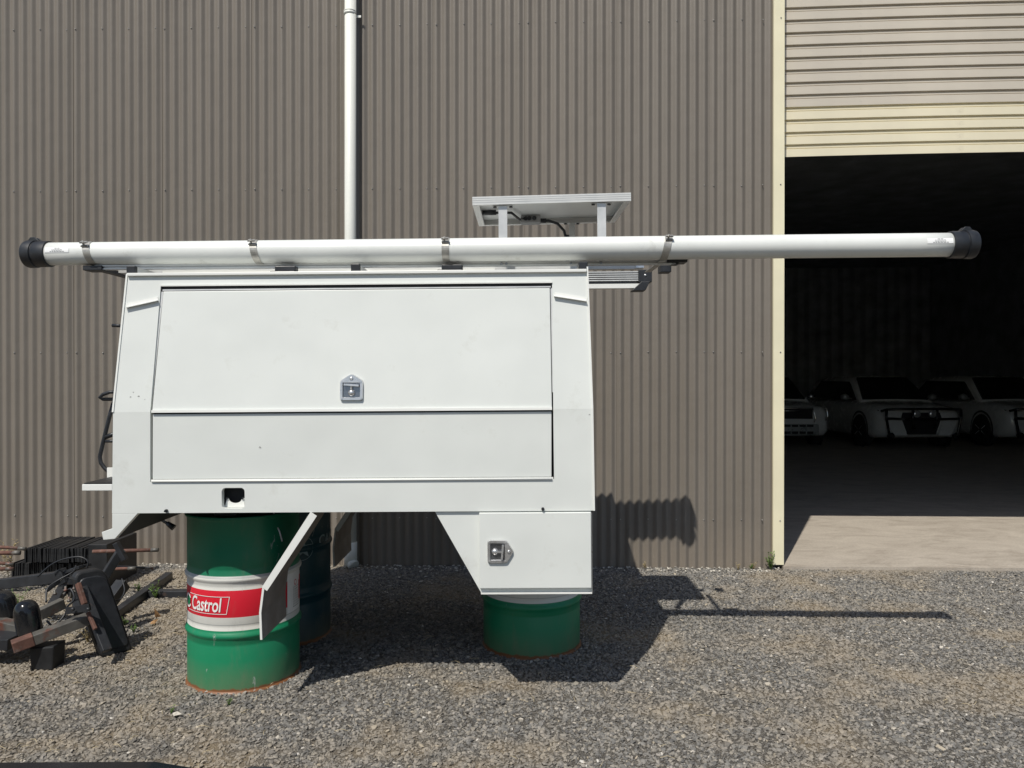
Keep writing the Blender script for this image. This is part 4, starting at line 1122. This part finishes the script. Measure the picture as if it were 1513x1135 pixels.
beamthing('steel_channel', 'flat dark steel channel lying level on gravel left of the Castrol drum', 'steel channel',
    [('channel', M_blksteel, [(G(212, 877, .025), G(300, 877, .025), .07, .05)])])
# rounded black bumper slab standing on end
def bumper():
    base = G(172, 972)
    o = empty('bumper_end', 'rounded black plastic bumper section standing on end on the gravel', 'bumper', T(base))
    n_ = Vector((.75, -.66, 0)).normalized(); wv = Vector((.66, .75, 0)).normalized(); up = Vector((-.34, .0, 1)).normalized()
    hw_, H_, th_ = .085, .50, .065; pts = []
    for cx_s, cz_s, a0 in ((1, 1, 0), (-1, 1, 90), (-1, 0, 180), (1, 0, 270)):
        rr_ = .055 if cz_s else .03
        for k in range(7):
            a = R(a0 + 15 * k); pts.append(wv * (cx_s * (hw_ - rr_) + rr_ * math.cos(a)) + up * ((H_ - rr_ if cz_s else rr_) + rr_ * math.sin(a)))
    mb = MB(); o0 = Vector((-.02, .05, 0)); mb.hexa([p + o0 for p in pts], [p + o0 - n_ * th_ for p in pts]); mb.build('bumper_shell', M_rubber, o, bevel=.011)
    mb = MB(); c_ = wv * 0 + up * (H_ / 2); mb.hexa([(p - c_) * .86 + c_ + o0 for p in pts], [(p - c_) * .84 + c_ + o0 + n_ * .006 for p in pts]); mb.build('face_pad', M_black, o, bevel=.002)
    mb = MB()
    mb.beam(W(121, 868, 4.14) - base, W(158, 962, 4.0) - base, .05, .03); mb.build('backing_plate', M_blksteel, o, bevel=.004)
    mb = MB(); mb.beam(W(115, 862, 4.1) - base, W(125, 893, 4.07) - base, .022, .03); mb.beam(W(130, 905, 4.04) - base, W(141, 930, 4.0) - base, .018, .02); mb.build('rusty_strip', M_rust, o, bevel=.004)
    mb = MB(); mb.beam(W(98, 903, 4.02) - base, W(133, 897, 4.0) - base, .012, .036)
    for px in (108, 131): mb.lathe([(.010, 0), (.010, .008), (.005, .012)], 10, T(W(px, 900, 3.99) - base) @ Matrix.Rotation(R(90), 4, 'X'))
    mb.build('hinge_plate', M_blksteel, o)
bumper()
def dome(px, py0, py1, D, wpx, tilt, label):
    r = wpx / 2 / F * D; b0 = W(px, py1, D); h = W(px, py0, D).z - b0.z
    o = empty('air_spring', label, 'air spring', T(b0) @ Matrix.Rotation(tilt, 4, 'Y'), 'black domed cylinders in the scrap heap')
    mb = MB(); prof = [(r * .98, 0), (r, h * .1), (r, h * .62)] + [(r * math.cos(a) ** .8, h * .62 + h * .38 * math.sin(a)) for a in (R(15), R(30), R(45), R(60), R(75), R(86))]
    mb.lathe(prof, 32); mb.build('dome', M_black2, o)
M_black2 = mat('gloss_black', (.012, .013, .015), .16, var=.3, scale=8, dirt=(.05, .045, .04), dlo=.5, dhi=.9)
dome(45, 886, 937, 4.02, 34, R(-10), 'glossy black domed cylinder standing in front of the grey tubes')
dome(9, 873, 915, 4.25, 36, R(-14), 'black domed cylinder cut by the left picture edge')
o = empty('rubber_block', 'matt black block under the rusty ended box tube touching the gravel', 'block', T(G(68, 988)))
bs = G(68, 988); mb = MB(); q = W(66, 952, 4.02) - bs
mb.hexa([Vector((-.062, -.03, 0)), Vector((.052, -.03, -.0)), Vector((.06, -.03, .13)), Vector((-.075, -.03, .12))], [Vector((-.062, .08, 0)), Vector((.052, .08, -.0)), Vector((.06, .08, .13)), Vector((-.075, .08, .12))])
mb.build('block', M_rubber, o, bevel=.008)
o = empty('loose_bolt', 'rusty hex bolts lying on the steel bracket in the scrap heap', 'bolts', T(W(100, 872, 4.2)))
for dx, dz in ((0, 0), (.05, .01), (-.06, -.02), (.02, -.06), (.09, -.05)):
    mb = MB(); mb.lathe([(.011, 0), (.011, .010), (.006, .011), (.006, .028)], 6, T((dx, -.02, dz))); mb.build('bolt', M_gsteel, o)
# loose cables
def cable(pts, r, label):
    b0 = Vector(pts[0]); o = empty('loose_cable', label, 'cable', T(b0)); P = [Vector(p) - b0 for p in pts]; S_ = []
    for i in range(len(P) - 1):
        p0, p1, p2, p3 = P[max(i - 1, 0)], P[i], P[i + 1], P[min(i + 2, len(P) - 1)]
        for k in range(6):
            t_ = k / 6; S_.append(.5 * ((2 * p1) + (p2 - p0) * t_ + (2 * p0 - 5 * p1 + 4 * p2 - p3) * t_ ** 2 + (3 * p1 - p0 - 3 * p2 + p3) * t_ ** 3))
    S_.append(P[-1]); mb = MB(); mb.tube(S_, r, 6); mb.build('cable', M_black, o)
cable([W(56, 852, 4.4), W(75, 835, 4.4), W(95, 826, 4.4), W(118, 823, 4.4), W(130, 830, 4.4), W(128, 840, 4.4)], .005, 'thin black cable looping over the top of the scrap heap')
cable([W(68, 890, 4.1), W(70, 870, 4.15), W(85, 858, 4.2), W(108, 845, 4.25), W(112, 836, 4.3)], .005, 'black cable bending up beside the domed cylinder')
cable([W(95, 880, 4.2), W(104, 870, 4.18), W(110, 885, 4.16), W(100, 896, 4.15), W(96, 908, 4.15), W(80, 925, 4.1), W(70, 918, 4.12)], .006, 'tangled black cable in the middle of the scrap heap')
cable([W(165, 888, 4.25), W(178, 885, 4.3), W(184, 872, 4.35), W(180, 855, 4.4)], .004, 'thin black cable hanging right of the bumper section')
o = beamthing('hook_bracket', 'small rusty hook plate with bolts in the middle of scrap heap', 'bracket',
    [('plate', M_gsteel, [(W(96, 876, 4.22), W(116, 873, 4.22), .05, .012)]), ('pin', M_gsteel, [(W(104, 870, 4.2), W(104, 884, 4.2), .02, .02)]), ('lug', M_blksteel, [(W(100, 858, 4.25), W(113, 858, 4.25), .03, .04)])])
o = beamthing('strut', 'thin black strut leaning on the long beam', 'strut', [('rod', M_blksteel, [(W(68, 873, 4.25), W(88, 858, 4.3), .022, .022)]), ('tip', M_gsteel, [(W(88.3, 857.8, 4.301), W(94, 853, 4.31), .014, .014)])])

# ------------------------------------------------------------ weeds and leaves
M_leaf = mat('weed_green', (.10, .17, .035), .6, var=.35, scale=20)
M_leafd = mat('weed_dry', (.30, .24, .12), .7, var=.3, scale=20)
def weed(pos, h, nst, label, green=True, spread=.5, cat='weed', group='small weeds along the wall'):
    o = empty('weed', label, cat, T(pos), group)
    mb = MB(); ml = MB()
    for i in range(nst):
        a = random.uniform(0, 6.28); l = h * random.uniform(.45, 1); s_ = random.uniform(.1, spread)
        pts = [Vector((math.cos(a) * s_ * l * t_ ** 1.3, math.sin(a) * s_ * l * t_ ** 1.3, l * t_)) for t_ in (0, .25, .5, .75, 1)]
        mb.tube(pts, .0014, 4)
        for p in pts[1:]:
            for _ in range(4):
                b_ = random.uniform(0, 6.28); ll = random.uniform(.010, .028) * (h / .15) ** .5; d = Vector((math.cos(b_), math.sin(b_), random.uniform(.1, .9))).normalized() * ll
                sd_ = Vector((-math.sin(b_), math.cos(b_), 0)) * ll * .17
                q = p + Vector((0, 0, random.uniform(-.01, .01)))
                ml.quad(q, q + d * .5 + sd_, q + d, q + d * .5 - sd_)
    mb.build('stems', M_leaf if green else M_leafd, o); ml.build('leaves', M_leaf if green else M_leafd, o, fix=False)
weed(shedw(POSTX0 - .03, -.07, 0), .16, 12, 'bushy green weed growing at the foot of the cream door post')
weed(shedw(POSTX0 - .19, -.06, 0), .055, 6, 'tiny yellow green weed just left of the bushy one by the door post')
weed(shedw(WL(1110, 830).x, -.06, 0), .07, 5, 'small dry upright weed at the wall foot near the door post', False)
weed(shedw(WL(1088, 830).x, -.06, 0), .05, 4, 'small reddish dry tuft at the wall foot left of the dry weed', False)
weed(shedw(WL(952, 830).x, -.06, 0), .07, 5, 'dry reddish weed at the wall foot beside the canopy shadow', False)
weed(W(12, 830, 5.9) * Vector((1, 1, 0)) if False else Vector((W(12, 830, 5.85).x, 5.85, 0)), .30, 9, 'tall pale dry weed behind the left side of the slab stack', False, .3)
weed(Vector((W(26, 830, 5.0).x, 5.0, 0)), .13, 8, 'low green weed between the rods at left', True)
for i, (px, py, h, g) in enumerate(((230, 885, .12, True), (184, 925, .06, True), (197, 935, .05, True), (130, 950, .10, False), (150, 975 - 20, .08, False), (205, 875, .08, True))):
    weed(G(px, py), h, 7, ['sparse green weed against the flat channel left of the drum', 'tiny green weed right of the bumper section', 'low green sprig on bare gravel right of the bumper', 'dry tuft under the rusty ended box tube', 'dry tuft beside the foot of the bumper section', 'green sprig at the crossing of the two steel channels'][i], g, .7)
weed(G(338, 1042), .03, 4, 'tiny green sprout in gravel in front of the Castrol drum', True, .8)
weed(G(253, 1054), .025, 4, 'tiny green sprout left of the sprout by the Castrol drum', True, .8)
M_dl = mat('dead_leaf', (.42, .25, .12), .7, var=.25, scale=40)
for i, (px, py, lab) in enumerate(((232, 915, 'curled orange brown dead leaf standing on gravel left of the drum'), (228, 924, 'flat tan dead leaf under the curled leaf left of drum'), (262, 1062, 'white wood chip on gravel in front of the Castrol drum'), (1001, 832, 'pale dead leaf against the wall foot right of the canopy'))):
    p = G(px, py); s_ = .036 if i != 0 else .045
    me = bpy.data.meshes.new('leaf'); me.from_pydata([(-s_, 0, .018), (-s_ * .3, s_ * .4, .024), (s_, 0, .03 if i else .06), (-s_ * .2, -s_ * .4, .016), (0, 0, .034)], [], [(0, 3, 4), (3, 2, 4), (2, 1, 4), (1, 0, 4)])
    o = link('dead_leaf', me, M_dl if i in (0, 1) else M_straw if i == 3 else M_pale); o.location = p; o.rotation_euler = (R(20 * (i == 0)), R(-40 * (i == 0)), random.uniform(0, 6)); tag(o, lab, 'leaf' if i != 2 else 'wood chip', None)
    if i == 2: o.name = 'wood_chip'

# ------------------------------------------------------------ cars inside the shed
M_cw = mat('white_car_paint', (.72, .73, .72), .25, var=.02, coat=.5)
M_cs = mat('silver_car_paint', (.36, .38, .38), .3, .4, var=.02, coat=.5)
M_glass = mat('dark_car_glass', (.01, .012, .014), .05, var=.0)
M_tyre = mat('tyre', (.02, .02, .02), .8)
M_rim = mat('alloy_rim', (.7, .72, .74), .4, .3)
M_chrome = mat('chrome', (.8, .8, .82), .08, 1.0, var=0)
M_lamp = mat('lamp_glass', (.75, .78, .8), .05, .7, var=.0)
def section(y, hw, z0, z1, r=.12):
    "half-rounded body ring"
    c = [(-hw * .9, z0), (-hw, z0 + .1), (-hw * 1.0, (z0 + z1) / 2), (-hw * .985, z1 - r), (-hw * .9, z1 - .02), (-hw * .55, z1 + .015), (0, z1 + .02)]
    return [(x, y, z) for x, z in c] + [(-x, y, z) for x, z in c[::-1][1:]]
def loft(mb, secs, smooth_=True):
    R_ = [[mb.bm.verts.new(p) for p in s_] for s_ in secs]
    for a, b in zip(R_, R_[1:]):
        for i in range(len(a)):
            j = (i + 1) % len(a); f = mb.face([a[i], a[j], b[j], b[i]])
            if f: f.smooth = smooth_
    mb.face(R_[0]); mb.face(R_[-1][::-1])
def suv(x, y, label, paint, kind):
    M = SHED_M @ T((x, y, .03)); car = empty('parked_car', label, 'car', M, 'cars parked inside the shed')
    mb = MB()
    loft(mb, [section(0, .62, .48, .80), section(.03, .80, .42, .92), section(.15, .90, .36, 1.0), section(.4, .94, .32, 1.04), section(1.0, .95, .32, 1.10), section(1.3, .95, .32, 1.12), section(3.0, .95, .32, 1.12), section(4.4, .94, .34, 1.10), section(4.72, .90, .4, 1.05), section(4.8, .8, .5, 1.0)])
    mb.build('body', paint, car)
    mb = MB()
    def cab(y, hw, z): return [(-hw, y, 1.08), (-hw * .97, y, z - .1 if z > 1.3 else z), (-hw * .86, y, z), (0, y, z + .025), (hw * .86, y, z), (hw * .97, y, z - .1 if z > 1.3 else z), (hw, y, 1.08)]
    loft(mb, [cab(1.15, .84, 1.12), cab(1.92, .74, 1.66), cab(2.3, .73, 1.71), cab(3.6, .72, 1.70), cab(4.3, .74, 1.62), cab(4.62, .80, 1.12)]); mb.build('cabin', paint, car)
    mb = MB()
    a = Vector((-.76, 1.20, 1.15)); b = Vector((.76, 1.20, 1.15)); c = Vector((.60, 1.90, 1.655)); d = Vector((-.60, 1.90, 1.655)); off = Vector((0, -.02, .03))
    mb.hexa([a + off, b + off, c + off, d + off], [a, b, c, d]); mb.build('windscreen', M_glass, car)
    for s_ in (-1, 1):
        mb = MB(); yy = [(1.42, 1.14), (2.02, 1.58), (3.75, 1.60), (4.3, 1.14)]
        mb.hexa([(s_ * .862, y_, z_) if z_ < 1.3 else (s_ * .752, y_, z_) for y_, z_ in yy], [(s_ * .80, y_, z_) if z_ < 1.3 else (s_ * .70, y_, z_) for y_, z_ in yy]); mb.build('side_window', M_glass, car)
        for yw in (.92, 3.75):
            mb = MB(); Mw = T((s_ * .86, yw, .37)) @ Matrix.Rotation(R(90), 4, 'Y'); Mw = Mw @ (Matrix.Identity(4) if s_ > 0 else Matrix.Rotation(PI, 4, 'X'))
            mb.lathe([(.20, -.11), (.34, -.11), (.37, -.08), (.37, .08), (.34, .11), (.23, .115)], 32, Mw); wh = mb.build('wheel', M_tyre, car)
            mb = MB(); mb.lathe([(.235, .08), (.235, .112), (.215, .114), (.2, .09)], 28, Mw, caps=False); mb.lathe([(.05, .08), (.05, .105), (.02, .11)], 14, Mw)
            for q_ in range(6):
                a_ = q_ * PI / 3; mb.beam(Mw @ Vector((.04 * math.cos(a_), .04 * math.sin(a_), .095)), Mw @ Vector((.215 * math.cos(a_), .215 * math.sin(a_), .1)), .04, .02)
            mb.build('rim', M_rim, wh)
            mb = MB(); pts = []
            mb.lathe([(.37, -.0), (.44, .0), (.445, .012), (.40, .016)], 28, T((s_ * .937, yw, .38)) @ Matrix.Rotation(R(90) * s_, 4, 'Y'), caps=False); mb.build('wheel_arch', M_dark, car)
            mb = MB(); mb.lathe([(.40, 0), (.40, .006)], 28, T((s_ * .948, yw, .38)) @ Matrix.Rotation(R(90) * s_, 4, 'Y')) if False else None
            mb.bm.free()
        mb = MB(); mb.tube([(s_ * .86, 1.55, 1.17), (s_ * .97, 1.53, 1.19)], .02, 8); mb.tube([(s_ * .95, 1.53, 1.2), (s_ * 1.02, 1.52, 1.21), (s_ * 1.12, 1.54, 1.2)], .07, 12, rs=[.05, .085, .055]); mb.build('mirror', M_cs if kind != 'ute' else M_chrome, car)
        mb = MB(); mb.hexa([(s_ * .50, .045, .80), (s_ * .84, .12, .84), (s_ * .86, .17, .95), (s_ * .52, .05, .90)], [(s_ * .50, .20, .80), (s_ * .84, .25, .84), (s_ * .86, .3, .95), (s_ * .52, .2, .90)]); hl = mb.build('headlight', M_black2, car)
        mb = MB()
        for xx_, yy_ in ((.58, .045), (.70, .075)): mb.lathe([(.045, 0), (.042, .012), (.02, .018)], 16, T((s_ * xx_, yy_ + .0, .875)) @ Matrix.Rotation(R(90), 4, 'X'))
        mb.build('lamp', M_lamp, hl)
    if kind == 'suv':
        mb = MB(); mb.hexa([(-.44, -.004, .78), (.44, -.004, .78), (.40, .0, .90), (-.40, .0, .90)], [(-.44, .1, .78), (.44, .1, .78), (.40, .1, .90), (-.40, .1, .90)]); mb.hexa([(-.30, -.03, .42), (.30, -.03, .42), (.42, .0, .74), (-.42, .0, .74)][::1], [(-.30, .1, .42), (.30, .1, .42), (.42, .1, .74), (-.42, .1, .74)])
        mb.build('grille', M_dark, car)
        mb = MB(); mb.hexa([(-.60, -.05, .40), (-.34, -.06, .40), (-.45, -.03, .76), (-.80, .0, .76)], [(-.60, .1, .40), (-.34, .1, .40), (-.45, .1, .76), (-.80, .1, .76)]); mb.build('front_bumper', paint, car); mb = MB(); mb.hexa([(.34, -.06, .40), (.60, -.05, .40), (.80, .0, .76), (.45, -.03, .76)], [(.34, .1, .40), (.60, .1, .40), (.80, .1, .76), (.45, .1, .76)]); mb.build('front_bumper', paint, car)
        mb = MB(); r_ = .028
        mb.tube([(-.86, .02, .93), (-.80, -.10, .97), (-.3, -.16, .985), (.3, -.16, .985), (.80, -.10, .97), (.86, .02, .93)], r_, 10)
        mb.tube([(-.78, -.08, .77), (-.3, -.15, .76), (.3, -.15, .76), (.78, -.08, .77)], r_, 10)
        for s_ in (-1, 1):
            mb.tube([(s_ * .80, -.10, .97), (s_ * .80, -.10, .77), (s_ * .74, -.09, .45), (s_ * .66, -.05, .36)], r_, 10); mb.tube([(s_ * .26, -.16, .985), (s_ * .26, -.15, .76), (s_ * .22, -.14, .55)], r_, 10)
            mb.tube([(s_ * .70, -.12, .40), (s_ * .70, -.06, .38)], .07, 14)
        mb.build('bull_bar', M_black2, car)
        for s_ in (-1, 1):
            mb = MB(); mb.lathe([(.075, -.05), (.085, 0), (.08, .012), (.03, .022)], 20, T((s_ * .17, -.15, .875)) @ Matrix.Rotation(R(90), 4, 'X')); mb.build('driving_lamp', M_lamp, car)
    else:
        mb = MB(); mb.box((-.50, -.03, .74), (.50, .1, .96)); mb.build('grille', M_dark, car)
        mb = MB(); mb.tube([(-.52, -.05, .66), (-.56, -.05, .74), (-.50, -.05, .98), (.50, -.05, .98), (.56, -.05, .74), (.52, -.05, .66)], .016, 8)
        mb.tube([(-.25, -.06, .92), (.2, -.06, .92)], .012, 8); mb.build('grille_trim', M_chrome, car)
        mb = MB(); mb.box((-.62, -.10, .36), (.62, .1, .62)); bp = mb.build('front_bumper', M_cs, car, bevel=.03)
        mb = MB()
        for i in range(6): mb.box((-.5 + i * .17, -.104, .56), (-.5 + i * .17 + .14, -.099, .61)); mb.box((-.5 + i * .17, -.104, .40), (-.5 + i * .17 + .14, -.099, .46))
        mb.build('bumper_slot', M_dark, bp)
        for s_ in (-1, 1):
            mb = MB(); mb.tube([(s_ * .80, -.02, .70), (s_ * .84, -.02, .80), (s_ * .82, -.01, .96), (s_ * .76, -.01, 1.0)], .014, 8); mb.build('lamp_trim', M_chrome, car)
    for c_ in car.children:
        if not c_.name.startswith('wheel'): c_.location.z = -.085
cy_ = G(1330, 666).y - 6.18 + .2
def cx_(px, d): p = W(px, 600, 6.18 + d); return (SHED_M.inverted() @ p).x
suv(cx_(1352, cy_), cy_, 'white four wheel drive with black bull bar and two driving lamps, middle car', M_cw, 'suv')
suv(cx_(1535, cy_ + .2), cy_ + .2, 'white four wheel drive with black bull bar, cut by right picture edge', M_cw, 'suv')
suv(cx_(1163, cy_ + .4), cy_ + .4, 'pale ute with chrome framed grille half hidden by the cream door post', M_cw, 'ute')

# ------------------------------------------------------------ dark car whose bonnet edge peeks in at the bottom
M_navy = mat('dark_navy_car_paint', (.006, .008, .015), .18, var=.1)
M_navy.node_tree.nodes['Principled BSDF'].inputs['Specular IOR Level'].default_value = .2
DC = 1.46
pe = W(352, 1128.0, DC)
nc = empty('parked_car', 'dark navy car with only its bonnet edge showing at the bottom left', 'car', T((pe.x, DC, 0)))
mb = MB()
def nsec(x, z1, w0, w1, z0=.3):   # ring across the car at x (x runs back to the left)
    return [(x, w0, z0), (x, w0, z1 - .10), (x, w0 + .05, z1 - .03), (x, w0 + .25, z1), (x, (w0 + w1) / 2, z1 + .01), (x, w1 - .25, z1), (x, w1 - .05, z1 - .022), (x, w1 - .012, z1 - .05), (x, w1, z1 - .12), (x, w1, z0)]
zt_ = pe.z + .052
loft(mb, [nsec(.10, zt_ - .14, -1.35, -.20, .35), nsec(.075, zt_ - .06, -1.52, -.08), nsec(.0, zt_ - .015, -1.62, -.015), nsec(-.14, zt_ - .001, -1.66, .0), nsec(-.5, zt_ - .003, -1.68, .0), nsec(-1.2, zt_ - .0, -1.7, .0), nsec(-3.6, zt_ + .02, -1.7, .0), nsec(-4.0, zt_ - .05, -1.6, -.05), nsec(-4.1, zt_ - .2, -1.5, -.15)])
mb.build('body', M_navy, nc)
mb = MB()
def ncab(x, z, w0, w1): return [(x, w0, zt_ - .03), (x, w0 + .12, z), (x, w1 - .12, z), (x, w1, zt_ - .03)]
loft(mb, [ncab(-1.25, zt_ - .02, -1.6, -.1), ncab(-1.9, zt_ + .5, -1.6, -.1), ncab(-3.2, zt_ + .5, -1.6, -.1), ncab(-3.8, zt_ + .0, -1.6, -.1)], False); mb.build('cabin', M_glass, nc)
for x in (-.75, -3.2):
    for y in (-.02, -1.68):
        mb = MB(); mb.lathe([(.2, -.1), (.3, -.1), (.31, -.08), (.31, .08), (.3, .1), (.2, .1)], 28, T((x, y - (.1 if y > -1 else -.1), .31)) @ Matrix.Rotation(R(90), 4, 'X')); mb.build('wheel', M_tyre, nc)
mb = MB(); a = W(366, 1130.5, DC - .12); b = W(404, 1130.5, DC - .12)
mb.box((a.x - pe.x, -.5, a.z - .03), (b.x - pe.x, -.12, a.z)); mb.beam((a.x - pe.x - .06, -.3, a.z - .05), (b.x - pe.x - .01, -.3, a.z - .05), .3, .036); mb.build('bumper_guard', M_black, nc, bevel=.006)

# ------------------------------------------------------------ render settings
scene.render.engine = 'CYCLES'
scene.cycles.max_bounces = 8; scene.cycles.diffuse_bounces = 4; scene.cycles.glossy_bounces = 4
scene.cycles.use_denoising = True
